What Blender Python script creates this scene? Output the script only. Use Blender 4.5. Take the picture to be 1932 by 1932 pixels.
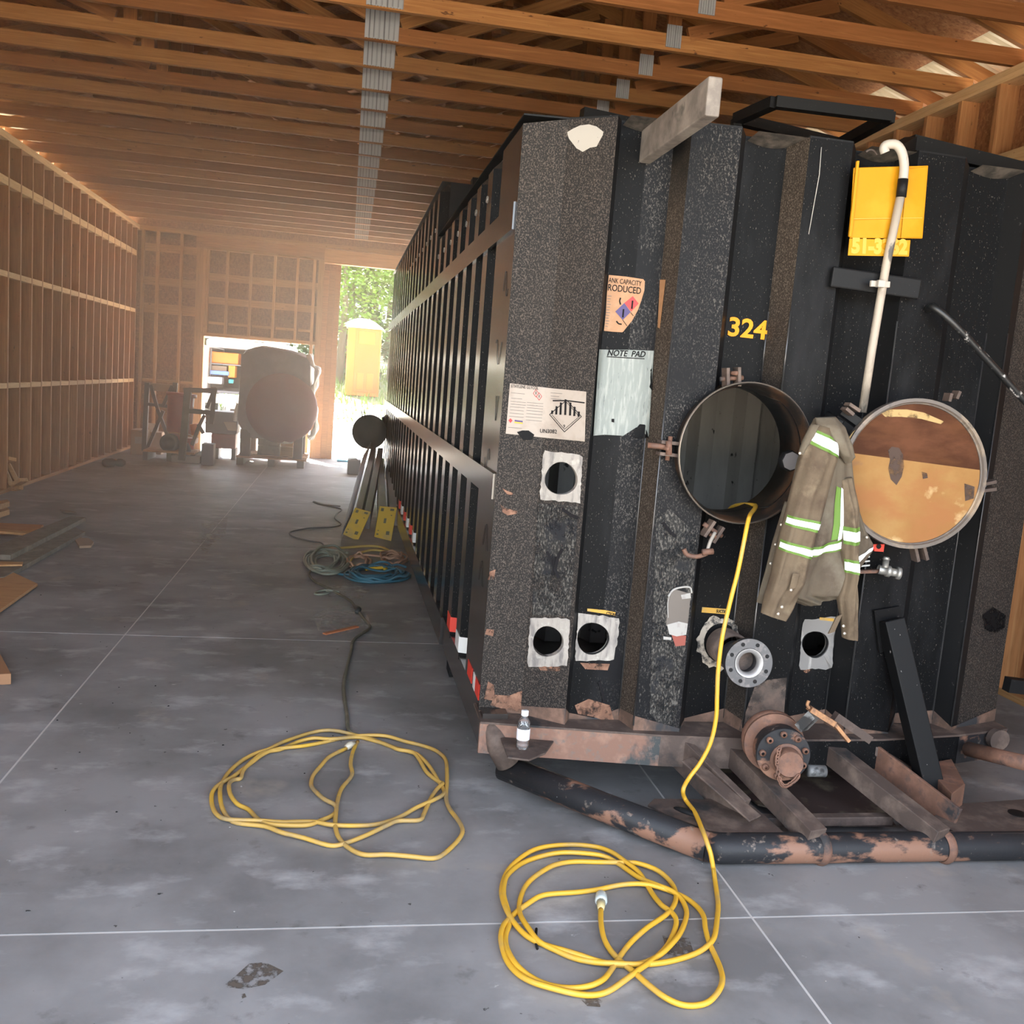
import bpy, bmesh, math, random
from mathutils import Matrix, Vector
random.seed(7)
sc = bpy.context.scene
COL = sc.collection
for o in list(bpy.data.objects):
    bpy.data.objects.remove(o)

# ------------------------------------------------------------ camera, sky, sun, exposure
F_PX, CX = 1795.24, 966.0
YAW, PITCH, ROLL = 0.17984745, -0.13386187, 0.07854109
CAM = Vector((0, 0, 1.6))
FWD = Vector((math.sin(YAW)*math.cos(PITCH), math.cos(YAW)*math.cos(PITCH), math.sin(PITCH)))
_r0 = Vector((math.cos(YAW), -math.sin(YAW), 0)); _u0 = _r0.cross(FWD)
RGT = _r0*math.cos(ROLL) + _u0*math.sin(ROLL)
UPV = -_r0*math.sin(ROLL) + _u0*math.cos(ROLL)
cam_d = bpy.data.cameras.new('camera'); cam = bpy.data.objects.new('camera', cam_d); COL.objects.link(cam)
cam_d.sensor_width = 36; cam_d.lens = 36*F_PX/1932; cam_d.clip_end = 300
M = Matrix((RGT, UPV, -FWD)).transposed().to_4x4(); M.translation = CAM
cam.matrix_world = M
sc.camera = cam

world = bpy.data.worlds.new('world'); sc.world = world; world.use_nodes = True
wn = world.node_tree.nodes; wl = world.node_tree.links
for n in list(wn): wn.remove(n)
wo = wn.new('ShaderNodeOutputWorld'); wb = wn.new('ShaderNodeBackground'); ws = wn.new('ShaderNodeTexSky')
ws.sky_type = 'NISHITA'; ws.sun_disc = False; ws.sun_elevation = math.radians(52); ws.sun_rotation = math.radians(-20)
ws.dust_density = 2.0; ws.air_density = 1.0
hsv = wn.new('ShaderNodeHueSaturation'); hsv.inputs['Saturation'].default_value = .45
wl.new(ws.outputs[0], hsv.inputs['Color']); wl.new(hsv.outputs[0], wb.inputs[0]); wb.inputs[1].default_value = 0.62
wl.new(wb.outputs[0], wo.inputs[0])
sun_d = bpy.data.lights.new('sun', 'SUN'); sun_d.energy = 48.0; sun_d.angle = math.radians(0.6); sun_d.color = (1, .95, .86)
sun = bpy.data.objects.new('sun', sun_d); COL.objects.link(sun)
sun.rotation_euler = Vector((0.30, -0.62, -0.85)).to_track_quat('-Z', 'Y').to_euler()
sc.view_settings.view_transform = 'Standard'; sc.view_settings.look = 'None'
sc.view_settings.gamma = 1; sc.view_settings.use_curve_mapping = False
sc.view_settings.exposure = 1.5
sc.cycles.volume_bounces = 2; sc.cycles.max_bounces = 12; sc.cycles.diffuse_bounces = 6; sc.cycles.glossy_bounces = 4
sc.cycles.transmission_bounces = 8; sc.cycles.transparent_max_bounces = 12
sc.cycles.use_denoising = True
sc.cycles.caustics_reflective = False; sc.cycles.caustics_refractive = False
sc.cycles.sample_clamp_indirect = 8

def portal(name, loc, sx, sy, dirv):                       # a window onto the sky for the sampler, gives no light of its own
    d = bpy.data.lights.new(name, 'AREA'); d.shape = 'RECTANGLE'; d.size = sx; d.size_y = sy
    d.cycles.is_portal = True
    o = bpy.data.objects.new(name, d); COL.objects.link(o); o.location = loc
    o.rotation_euler = Vector(dirv).to_track_quat('-Z', 'Y').to_euler()
FRONT_Y = 1.0
portal('portal_front', (0.16, FRONT_Y-.1, 1.75), 7.0, 3.5, (0, 1, 0))
portal('portal_back', (1.7, 17.6, 1.7), 4.0, 3.45, (0, -1, 0))
portal('portal_low', (-1.6, 17.6, 1.0), 1.9, 2.0, (0, -1, 0))

# ------------------------------------------------------------ placing helpers
def ray(px, py): return (FWD*F_PX + RGT*(px-CX) - UPV*(py-CX)).normalized()
def aty(px, py, y): d = ray(px, py); return CAM + d*((y-CAM.y)/d.y)      # the point of the wall-like plane Y=y
def atz(px, py, z=0.0): d = ray(px, py); return CAM + d*((z-CAM.z)/d.z)  # the point of the floor-like plane Z=z
def atx(px, py, x): d = ray(px, py); return CAM + d*((x-CAM.x)/d.x)

# ------------------------------------------------------------ object helpers
W = {}
def link(name, data, parent=None, mtx=None):
    o = bpy.data.objects.new(name, data); COL.objects.link(o)
    m = mtx.copy() if mtx is not None else Matrix.Identity(4)
    o.matrix_basis = m; W[o] = m
    if parent is not None:
        o.parent = parent; o.matrix_parent_inverse = W[parent].inverted()
    return o
def tag(o, label=None, cat=None, group=None, kind=None):
    if label: o['label'] = label
    if cat: o['category'] = cat
    if group: o['group'] = group
    if kind: o['kind'] = kind
    return o
def thing(name, label, cat, loc=(0, 0, 0), group=None):
    o = link(name, None, None, Matrix.Translation(Vector(loc))); o.empty_display_size = .05
    return tag(o, label, cat, group)
def setting(name):
    o = link(name, None); return tag(o, kind='structure')

class MB:
    def __init__(s): s.v = []; s.f = []; s.m = []; s.mats = []; s.sm = []
    def mi(s, mat):
        if mat not in s.mats: s.mats.append(mat)
        return s.mats.index(mat)
    def add(s, verts, faces, mat, smooth=False):
        b = len(s.v); s.v += [tuple(v) for v in verts]; k = s.mi(mat)
        for f in faces: s.f.append(tuple(b+i for i in f)); s.m.append(k); s.sm.append(smooth)
        return s
    def box(s, x0, x1, y0, y1, z0, z1, mat):
        v = [(x, y, z) for z in (z0, z1) for y in (y0, y1) for x in (x0, x1)]
        return s.add(v, [(0,2,3,1),(4,5,7,6),(0,1,5,4),(2,6,7,3),(0,4,6,2),(1,3,7,5)], mat)
    def bar(s, p, q, w, h, mat, up=(0, 0, 1)):            # square bar from p to q, w across, h along up
        p = Vector(p); q = Vector(q); d = (q-p).normalized(); a = d.cross(Vector(up)).normalized(); b = a.cross(d).normalized()
        v = [c + a*(i*w/2) + b*(j*h/2) for c in (p, q) for j in (-1, 1) for i in (-1, 1)]
        return s.add(v, [(0,1,3,2),(4,6,7,5),(0,4,5,1),(2,3,7,6),(0,2,6,4),(1,5,7,3)], mat)
    def tube(s, pts, r, mat, seg=8, caps=True, closed=False):
        pts = [Vector(p) for p in pts]; n = len(pts); rings = []
        up = Vector((0, 0, 1))
        for i, p in enumerate(pts):
            if closed: d = pts[(i+1) % n]-pts[i-1]
            else: d = pts[min(i+1, n-1)]-pts[max(i-1, 0)]
            d = d.normalized() if d.length > 1e-9 else Vector((0, 1, 0))
            if i == 0:
                a = d.cross(up)
                if a.length < .05: a = d.cross(Vector((1, 0, 0)))
            else: a = pa - d*pa.dot(d)
            a.normalize(); pa = a; b = d.cross(a)
            rr = r[i] if isinstance(r, (list, tuple)) else r
            rings.append([p + (a*math.cos(t) + b*math.sin(t))*rr for t in (2*math.pi*k/seg for k in range(seg))])
        v = [x for ring in rings for x in ring]; f = []
        for i in range(n if closed else n-1):
            j = (i+1) % n
            for k in range(seg):
                k2 = (k+1) % seg; f.append((i*seg+k, i*seg+k2, j*seg+k2, j*seg+k))
        if caps and not closed: f.append(tuple(range(seg-1, -1, -1))); f.append(tuple((n-1)*seg+k for k in range(seg)))
        return s.add(v, f, mat, True)
    def lathe(s, prof, c, axis, mat, seg=32, smooth=True, close=False):   # prof = [(radius, distance along axis)]
        c = Vector(c); ax = Vector(axis).normalized(); a = ax.cross(Vector((0, 0, 1)))
        if a.length < .05: a = ax.cross(Vector((1, 0, 0)))
        a.normalize(); b = ax.cross(a); v = []; f = []; n = len(prof)
        for (r, t) in prof:
            for k in range(seg):
                th = 2*math.pi*k/seg; v.append(c + ax*t + (a*math.cos(th)+b*math.sin(th))*r)
        for i in range(n if close else n-1):
            j = (i+1) % n
            for k in range(seg):
                k2 = (k+1) % seg; f.append((i*seg+k, i*seg+k2, j*seg+k2, j*seg+k))
        s.add(v, f, mat, smooth)
        return s
    def disc(s, c, axis, r, t, mat, seg=32):
        s.lathe([(1e-4, 0), (r, 0)], c, axis, mat, seg, False); s.lathe([(r, 0), (r, t)], c, axis, mat, seg)
        s.lathe([(r, t), (1e-4, t)], c, axis, mat, seg, False); return s
    def prism(s, poly, d, mat):                            # poly = 3-D outline, d = extrusion vector
        n = len(poly); d = Vector(d); v = [Vector(p) for p in poly]; v += [p+d for p in v]
        f = [tuple(range(n-1, -1, -1)), tuple(range(n, 2*n))]
        for i in range(n): j = (i+1) % n; f.append((i, j, n+j, n+i))
        return s.add(v, f, mat)
    def quad(s, a, b, c, d, mat): return s.add([a, b, c, d], [(0, 1, 2, 3)], mat)
    def build(s, name, parent=None, label=None, bevel=0, fix=True, mtx=None):
        me = bpy.data.meshes.new(name)
        v = s.v
        if mtx is not None: mi = mtx.inverted(); v = [tuple(mi @ Vector(p)) for p in v]
        me.from_pydata(v, [], s.f)
        for m in s.mats: me.materials.append(m)
        me.polygons.foreach_set('material_index', s.m); me.polygons.foreach_set('use_smooth', s.sm)
        if fix:
            bm = bmesh.new(); bm.from_mesh(me); bmesh.ops.recalc_face_normals(bm, faces=bm.faces); bm.to_mesh(me); bm.free()
        me.update()
        o = link(name, me, parent, mtx)
        if bevel:
            b = o.modifiers.new('bevel', 'BEVEL'); b.width = bevel; b.segments = 2; b.limit_method = 'ANGLE'; b.angle_limit = math.radians(40)
        if label: o['label'] = label
        return o

def sharp(o, deg=35):
    o.data.set_sharp_from_angle(angle=math.radians(deg)); return o

_stick = {}
def stick(name, p, q, w, h, mat, parent, up=(0, 0, 1), cut=None):   # a length of lumber lying along its own X axis, mesh shared by size
    p = Vector(p); q = Vector(q); L = (q-p).length; d = (q-p).normalized(); a = Vector(up).cross(d)
    if a.length < .01: a = Vector((0, 1, 0)).cross(d)
    a.normalize(); b = d.cross(a)
    key = (round(L, 3), w, h, mat.name)
    if key not in _stick:
        mb = MB(); mb.box(-L/2, L/2, -w/2, w/2, -h/2, h/2, mat)
        me = bpy.data.meshes.new(name); me.from_pydata(mb.v, [], mb.f); me.materials.append(mat); _stick[key] = me
    m = Matrix((d, a, b)).transposed().to_4x4(); m.translation = (p+q)/2
    return link(name, _stick[key], parent, m)

def smooth_path(pts, n=6, closed=False):                   # Catmull-Rom through the points
    pts = [Vector(p) for p in pts]; out = []; N = len(pts)
    for i in range(N if closed else N-1):
        if closed: p0, p1, p2, p3 = pts[i-1], pts[i], pts[(i+1) % N], pts[(i+2) % N]
        else: p0, p1, p2, p3 = pts[max(i-1, 0)], pts[i], pts[i+1], pts[min(i+2, N-1)]
        for k in range(n):
            t = k/n; out.append(.5*((2*p1)+(p2-p0)*t+(2*p0-5*p1+4*p2-p3)*t*t+(3*p1-p0-3*p2+p3)*t*t*t))
    if not closed: out.append(pts[-1])
    return out

def text_mesh(name, body, size, origin, right, up, mat, parent, shear=0, offset=0.0, align='LEFT', label=None, width=None, depth=.0004):
    c = bpy.data.curves.new(name, 'FONT'); c.body = body; c.size = size; c.shear = shear; c.offset = offset; c.align_x = align
    c.extrude = depth; c.resolution_u = 3
    o = bpy.data.objects.new(name, c); COL.objects.link(o)
    dg = bpy.context.evaluated_depsgraph_get(); me = bpy.data.meshes.new_from_object(o.evaluated_get(dg))
    bpy.data.objects.remove(o)
    r = Vector(right).normalized(); u = Vector(up); u = (u-r*u.dot(r)).normalized(); n = r.cross(u)
    sx = 1
    if width and len(me.vertices):
        xs = [v.co.x for v in me.vertices]; sx = width/(max(xs)-min(xs))
    for v in me.vertices: v.co = Vector(origin) + r*v.co.x*sx + u*v.co.y + n*v.co.z
    me.materials.clear(); me.materials.append(mat)
    ob = link(name, me, parent)
    if label: ob['label'] = label
    return ob

# ------------------------------------------------------------ materials
MATS = {}
def mat(name, col, rough=.6, metal=0, spec=.5, layers=(), bump=None, rnd=0.0, alpha=None, trans=0, emit=None, coat=0, rag=None):
    """layers = (colour, noise scale, lo, hi, stretch(x,y,z), detail [, gate scale, gate lo, gate hi]) mixed over the base colour in turn"""
    m = bpy.data.materials.new(name); m.use_nodes = True; nt = m.node_tree; N = nt.nodes; Lk = nt.links
    bs = N['Principled BSDF']; bs.inputs['Roughness'].default_value = rough; bs.inputs['Metallic'].default_value = metal
    bs.inputs['Specular IOR Level'].default_value = spec
    if coat: bs.inputs['Coat Weight'].default_value = coat; bs.inputs['Coat Roughness'].default_value = .08
    if trans: bs.inputs['Transmission Weight'].default_value = trans; bs.inputs['IOR'].default_value = 1.33
    if alpha is not None: bs.inputs['Alpha'].default_value = alpha
    if emit: bs.inputs['Emission Color'].default_value = (*emit[0], 1); bs.inputs['Emission Strength'].default_value = emit[1]
    tc = N.new('ShaderNodeTexCoord'); vec = tc.outputs['Object']
    if rnd:
        oi = N.new('ShaderNodeObjectInfo'); vm = N.new('ShaderNodeVectorMath'); vm.operation = 'MULTIPLY_ADD'
        vm.inputs[1].default_value = (1, 1, 1); Lk.new(vec, vm.inputs[0]); mu = N.new('ShaderNodeMath'); mu.operation = 'MULTIPLY'
        Lk.new(oi.outputs['Random'], mu.inputs[0]); mu.inputs[1].default_value = 37.0; Lk.new(mu.outputs[0], vm.inputs[2]); vec = vm.outputs[0]
    def noise(scale, lo, hi, st, det, rgh=.6):
        mp = N.new('ShaderNodeMapping'); mp.inputs['Scale'].default_value = st; Lk.new(vec, mp.inputs[0])
        n = N.new('ShaderNodeTexNoise'); n.inputs['Scale'].default_value = scale; n.inputs['Detail'].default_value = det; n.inputs['Roughness'].default_value = rgh
        Lk.new(mp.outputs[0], n.inputs['Vector'])
        r = N.new('ShaderNodeMapRange'); r.inputs[1].default_value = lo; r.inputs[2].default_value = hi; Lk.new(n.outputs[0], r.inputs[0])
        return r.outputs[0]
    cur = None
    rgb = N.new('ShaderNodeRGB'); rgb.outputs[0].default_value = (*col, 1); cur = rgb.outputs[0]
    for L in layers:
        fac = noise(L[1], L[2], L[3], L[4] if len(L) > 4 else (1, 1, 1), L[5] if len(L) > 5 else 4)
        if len(L) > 6:
            g = noise(L[6], L[7], L[8], (1, 1, 1), 3); mm = N.new('ShaderNodeMath'); mm.operation = 'MULTIPLY'
            Lk.new(fac, mm.inputs[0]); Lk.new(g, mm.inputs[1]); fac = mm.outputs[0]
        mx = N.new('ShaderNodeMix'); mx.data_type = 'RGBA'; Lk.new(fac, mx.inputs[0]); Lk.new(cur, mx.inputs[6])
        mx.inputs[7].default_value = (*L[0], 1); cur = mx.outputs[2]
    if rnd:
        mr = N.new('ShaderNodeMapRange'); mr.inputs[3].default_value = 1-rnd; mr.inputs[4].default_value = 1+rnd; Lk.new(oi.outputs['Random'], mr.inputs[0])
        hs = N.new('ShaderNodeHueSaturation'); Lk.new(mr.outputs[0], hs.inputs['Value']); Lk.new(cur, hs.inputs['Color']); cur = hs.outputs[0]
    Lk.new(cur, bs.inputs['Base Color'])
    if bump:
        b = N.new('ShaderNodeBump'); b.inputs['Strength'].default_value = bump[1]; b.inputs['Distance'].default_value = bump[2] if len(bump) > 2 else .01
        Lk.new(noise(bump[0], 0, 1, bump[3] if len(bump) > 3 else (1, 1, 1), 5), b.inputs['Height']); Lk.new(b.outputs[0], bs.inputs['Normal'])
    if rag: Lk.new(noise(rag[0], rag[1], rag[2], (1, 1, 1), 6), bs.inputs['Alpha'])
    MATS[name] = m
    return m

LUMBER = mat('lumber', (.50, .265, .105), .75, layers=[((.35, .165, .055), 3.0, .42, .75, (1.2, 22, 22), 5), ((.62, .37, .17), 2.2, .55, .8, (.8, 30, 30), 3), ((.15, .06, .02), 6, .70, .76, (2, 5, 5), 2)], rnd=.16)
LUMBER_P = mat('lumber_pale', (.64, .42, .21), .75, layers=[((.50, .29, .12), 3.0, .45, .75, (1.2, 22, 22), 5), ((.22, .11, .045), 6, .70, .76, (2, 5, 5), 2)], rnd=.12)
LUMBER_R = mat('lumber_reddish', (.41, .185, .068), .75, layers=[((.27, .11, .036), 3.0, .42, .75, (1.2, 22, 22), 5), ((.50, .27, .11), 2.2, .55, .8, (.8, 30, 30), 3), ((.12, .05, .018), 6, .70, .76, (2, 5, 5), 2)], rnd=.16)
TRUSS = mat('truss_lumber_dimmed', (.29, .13, .043), .8, spec=.2, layers=[((.21, .085, .026), 3.0, .42, .75, (1.2, 22, 22), 5), ((.42, .21, .08), 2.2, .55, .8, (.8, 30, 30), 3), ((.08, .03, .01), 6, .70, .76, (2, 5, 5), 2)], rnd=.18)  # lumber copy darkened in its colour to dim the ceiling
TRUSS_R = mat('truss_lumber_dimmed_dark', (.21, .082, .027), .8, spec=.2, layers=[((.16, .06, .018), 3.0, .42, .75, (1.2, 22, 22), 5), ((.33, .15, .055), 2.2, .55, .8, (.8, 30, 30), 3), ((.06, .022, .008), 6, .70, .76, (2, 5, 5), 2)], rnd=.18)  # deeper truss copy, ceiling shade put into the colour as well
OSB = mat('osb_sheathing', (.31, .138, .056), .8, layers=[((.22, .09, .035), 34, .45, .62, (1, 1, .45), 2), ((.38, .19, .085), 40, .55, .68, (.5, 1, 1), 2)], rnd=.12)
CONC = mat('concrete', (.28, .275, .27), .55, layers=[((.17, .167, .163), 1.3, .40, .62, (1, 1, 1), 9), ((.40, .395, .39), 3.4, .54, .72, (1, 1.6, 1), 10), ((.12, .115, .11), 6, .62, .76, (1, 1, 1), 8), ((.05, .048, .045), 24, .715, .735, (1, 1, 1), 3), ((.46, .45, .44), 14, .70, .74, (1, 1.5, 1), 6), ((.42, .42, .42), 55, .74, .80, (1, 1, 1), 3, 1.7, .45, .65), ((.38, .33, .27), 1.9, .62, .78, (1, 1, 1), 5)], bump=(40, .08, .004))
JOINT = mat('joint_filler', (.55, .53, .50), .8)
TANK = mat('tank_black_paint', (.006, .006, .0065), .5, spec=.08, layers=[((.12, .108, .096), 210, .655, .70, (1, 1, .5), 3), ((.017, .017, .018), 5, .5, .75, (1, 1, .35), 6)], bump=(90, .05, .003))
TANK_DUST = mat('tank_dusty_paint', (.018, .0165, .016), .6, spec=.1, layers=[((.022, .019, .017), 3, .4, .65, (1, 1, 1), 5), ((.082, .067, .056), 230, .50, .62, (1, 1, .7), 3)], bump=(110, .12, .003))
TANK_GREY = mat('tank_scuffed_paint', (.009, .009, .010), .5, spec=.1, layers=[((.085, .077, .07), 220, .54, .66, (1, 1, .6), 3, 3.2, .36, .56), ((.12, .11, .097), 150, .58, .70, (1, 1, .4), 4, 1.9, .50, .62)], bump=(100, .12, .003))
TANK_BAND = mat('tank_brown_dust', (.036, .028, .022), .65, spec=.1, layers=[((.12, .096, .076), 220, .50, .62, (1, 1, .7), 3), ((.016, .015, .0145), 1.5, .46, .64, (1, 1, .5), 5)])
GLOSS = mat('tank_gloss_black', (.032, .027, .024), .2, spec=.75, layers=[((.07, .06, .052), 30, .6, .8, (1, 1, .15), 4)], bump=(14, .06, .004, (1, 1, .3)))
RUST = mat('rusted_steel', (.15, .075, .048), .75, layers=[((.26, .13, .085), 9, .45, .7, (1, 1, 1), 7), ((.03, .028, .028), 4.5, .56, .64, (1, 1, 1), 7), ((.11, .065, .05), 30, .5, .7, (1, 1, 1), 4)], bump=(60, .3, .004))
RUST_DK = mat('dirty_dark_steel', (.075, .052, .042), .75, layers=[((.16, .115, .09), 11, .48, .7, (1, 1, 1), 7), ((.025, .024, .024), 5, .56, .66, (1, 1, 1), 6)], bump=(70, .3, .004))
RUST_BK = mat('chipped_black_tube', (.020, .020, .022), .5, spec=.3, layers=[((.23, .12, .078), 7.5, .515, .565, (.5, 1, 1), 9), ((.20, .16, .13), 25, .62, .72, (1, 1, 1), 5), ((.6, .6, .58), 45, .73, .76, (1, 1, 1), 3)], bump=(50, .25, .004))
RAIL = mat('rail_primer', (.20, .108, .076), .75, layers=[((.27, .155, .11), 12, .5, .7, (1, 1, 1), 7), ((.045, .05, .05), 3.2, .57, .62, (1, 1, .6), 7), ((.16, .12, .1), 40, .55, .7, (1, 1, 1), 4)], bump=(70, .25, .003))
DARKIN = mat('tank_interior', (.36, .34, .31), .7, layers=[((.2, .185, .17), 3, .4, .7, (1, 1, .3), 5), ((.016, .016, .016), 12, .66, .72, (1, 1, 1), 3)])
BLACK = mat('black_steel', (.010, .010, .0105), .5, spec=.15, layers=[((.06, .055, .05), 60, .66, .75, (1, 1, 1), 4)])
WHITE = mat('white_paint', (.40, .365, .315), .6, layers=[((.20, .19, .18), 25, .62, .70, (1, 1, .4), 5)])
GALV = mat('galvanised_plate', (.42, .43, .44), .45, .7)
YEL = mat('yellow_cable', (.66, .37, .03), .5, layers=[((.50, .32, .09), 9, .5, .72, (1, 1, 1), 5)])
# ------------------------------------------------------------ the building
XL, XR, YF, ZP = -3.58, 3.90, 17.40, 3.755          # inner faces of the stud walls, top of the plates
XC = 0.16
# floor: cast slabs with pale filled joints
floor = setting('floor')
xs = [-3.73, -1.18, 1.34, 4.05]; ys = [FRONT_Y-.29, 2.605, 5.6, 8.6, 11.6, 14.6, 17.62]
mb = MB()
for i in range(3):
    for j in range(6):
        g = .0045; s = MB(); s.box(xs[i]+g, xs[i+1]-g, ys[j]+g, ys[j+1]-g, -.12, 0, CONC); s.build('slab', floor)
mb.box(xs[0], xs[-1], ys[0], ys[-1], -.10, -.0015, JOINT); mb.build('joint_filler', floor)

def sheets(name, parent, u0, u1, v0, v1, fn, du=1.157, dv=2.314):
    u = u0
    while u < u1-.02:
        ue = min(u+du, u1); v = v0
        while v < v1-.02:
            ve = min(v+dv, v1); s = MB(); a = .0004; fn(s, u+a, ue-a, v+a, ve-a); s.build(name, parent); v = ve
        u = ue
def side_wall(name, xin, sgn):
    w = setting(name); xo = xin + sgn*.133
    k0 = int((FRONT_Y - 11.065)/.3855); ys_ = [11.065+.3855*k for k in range(k0, 17)]
    ys_ = [y for y in ys_ if FRONT_Y+.02 < y < YF+.02]
    for y in ys_: stick('stud', (xin+sgn*.0665, y, .04), (xin+sgn*.0665, y, 3.682), .036, .133, LUMBER_R, w, up=(1, 0, 0))
    for a, b in zip([FRONT_Y-.1, 4.4, 8.9, 13.4], [4.4, 8.9, 13.4, YF+.14]):
        stick('bottom_plate', (xin+sgn*.0665, a, .02), (xin+sgn*.0665, b, .02), .133, .04, LUMBER, w)
    for z, o in ((3.70, 0), (3.737, 1.3)):
        for a, b in zip([FRONT_Y-.1, 3.4+o, 8.2+o, 12.9+o], [3.4+o, 8.2+o, 12.9+o, YF+.14]):
            stick('top_plate', (xin+sgn*.0665, a, z), (xin+sgn*.0665, b, z), .133, .036, LUMBER_P, w)
    for y0, y1 in zip(ys_[:-1], ys_[1:]):
        for z, h in ((1.155, .055), (2.325, .06), (3.27 if sgn < 0 else 3.2, .085)):
            stick('blocking', (xin+sgn*.045+.0, y0+.018, z), (xin+sgn*.045, y1-.018, z), .085, h, LUMBER_P, w)
    def f(s, a, b, c, d): s.box(min(xo, xo+sgn*.013), max(xo, xo+sgn*.013), a, b, c, d, OSB)
    sheets('sheathing_panel', w, FRONT_Y-.1, YF+.14, 0, 3.75, f)
    return w
side_wall('wall_left', XL, -1)
side_wall('wall_right', XR, 1)

# far wall with its two openings
wf = setting('wall_far')
XA, XB = aty(380, 632, YF).x, aty(586, 800, YF).x      # low opening
XD = aty(634, 700, YF).x                               # left edge of the tall opening
ZLOW, ZTALL = 2.0, 3.43
def sf(s, a, b, c, d): s.box(a, b, YF+.133, YF+.146, c, d, OSB)
sheets('sheathing_panel', wf, XL-.14, XA, 0, 3.75, sf, 1.157, 1.2)
sheets('sheathing_panel', wf, XA, XB, ZLOW, 3.75, sf, 1.157, 1.2)
sheets('sheathing_panel', wf, XB, XD, 0, 3.75, sf, 1.157, 1.2)
sheets('sheathing_panel', wf, XD, XR+.14, ZTALL, 3.75, sf, 2.3, 1.2)
sheets('sheathing_panel', wf, 3.25, XR+.14, 0, ZTALL, sf, 1.157, 1.2)
def fs(name, px, py, z0, z1, w=.038, m=LUMBER):
    x = aty(px, py, YF).x; return stick(name, (x, YF+.0665, z0), (x, YF+.0665, z1), w, .133, m, wf, up=(0, 1, 0))
for px in (268, 296, 341): fs('stud', px, 500, .04, 3.68)
fs('jamb', 377, 500, 0, 3.52, .11); fs('jamb', 604, 560, 0, 3.52, .10)
for px in (391, 428, 473, 518, 561): fs('infill_stud', px, 520, ZLOW+.06, 3.47)
fs('trimmer', 591, 560, 0, 3.47, .05); fs('trimmer', 384, 560, 0, 3.47, .05)
def fh(name, x0, x1, z, h, d=.133, yo=0, m=LUMBER): return stick(name, (x0, YF+yo+d/2, z), (x1, YF+yo+d/2, z), d, h, m, wf, up=(0, 0, 1))
fh('top_plate', XL, XR, 3.70, .036); fh('top_plate', XL, XR, 3.737, .036)
XJ0, XJ1 = aty(370, 470, YF).x, aty(612, 520, YF).x
fh('door_header', XJ0, XJ1, 3.58, .20, m=LUMBER_R)
fh('infill_top_plate', XJ0+.12, XJ1-.1, 3.485, .036)
fh('low_header', XA-.05, XB+.05, ZLOW+.03, .06)
fh('tall_header', XD-.3, 3.3, ZTALL+.12, .24, .16, -.02, LUMBER)
for z in (3.42, 2.86, 2.42): fh('girt', XL+.02, XJ0, z, .13, .03, .10)
for z in (3.02, 2.62): fh('girt', XJ0+.1, XJ1-.1, z, .12, .03, .10)
pxs = [391, 428, 473, 518, 561, 591]
for a, b in zip(pxs[:-1], pxs[1:]):
    fh('blocking', aty(a, 610, YF).x+.02, aty(b, 610, YF).x-.02, 2.235, .04)
pxs = [268, 296, 341, 370]
for a, b in zip(pxs[:-1], pxs[1:]):
    for z in (2.34, 1.17): fh('blocking', aty(a, 610, YF).x+.02, aty(b, 610, YF).x-.02, z, .04)
xa, xb = aty(602, 700, YF).x, XD
for k in range(3):
    s = MB(); w_ = (xb-xa)/3; s.box(xa+k*w_+.004, xa+(k+1)*w_-.004, YF-.02, YF+.02, .0, 3.3, LUMBER_R); s.build('door_post_board', wf)

# front wall (behind the viewer): a wide open doorway
wfr = setting('wall_front')
def sf2(s, a, b, c, d): s.box(a, b, FRONT_Y-.1, FRONT_Y-.087, c, d, OSB)
sheets('sheathing_panel', wfr, XL-.14, -2.9, 0, 3.75, sf2); sheets('sheathing_panel', wfr, 3.3, XR+.14, 0, 3.75, sf2)
sheets('sheathing_panel', wfr, -2.9, 3.3, 3.36, 3.75, sf2)
stick('door_header', (-2.9, FRONT_Y-.03, 3.45), (3.3, FRONT_Y-.03, 3.45), .12, .18, LUMBER, wfr)

# roof: trusses, sheathing, eaves
ceil = setting('ceiling')
HS, PITCH_R, ZB = 3.88, .32, 3.77
def zr(x): return ZB+.10 + (HS-abs(x-XC))*PITCH_R      # underside of the top chords
PLATE = mat('truss_plate', (.40, .41, .42), .42, .75, layers=[((.16, .16, .17), 60, .35, .65, (1.5, .02, .02), 1)])
def plate_mesh():
    mb = MB()
    for k in range(7): mb.box(-.11+.0325*k, -.11+.0325*k+.022, -.006, 0, -.0, .19, GALV)
    mb.box(-.112, .112, -.003, 0, -.002, .192, PLATE)
    for k in range(12): mb.box(-.11+.019*k, -.104+.019*k, -.007, 0, -.004, .004, GALV)
    me = bpy.data.meshes.new('truss_plate'); me.from_pydata(mb.v, [], mb.f)
    for m in mb.mats: me.materials.append(m)
    me.polygons.foreach_set('material_index', mb.m); return me
PM = plate_mesh()
ty = [5.02+.577*k for k in range(-6, 21)]
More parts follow.
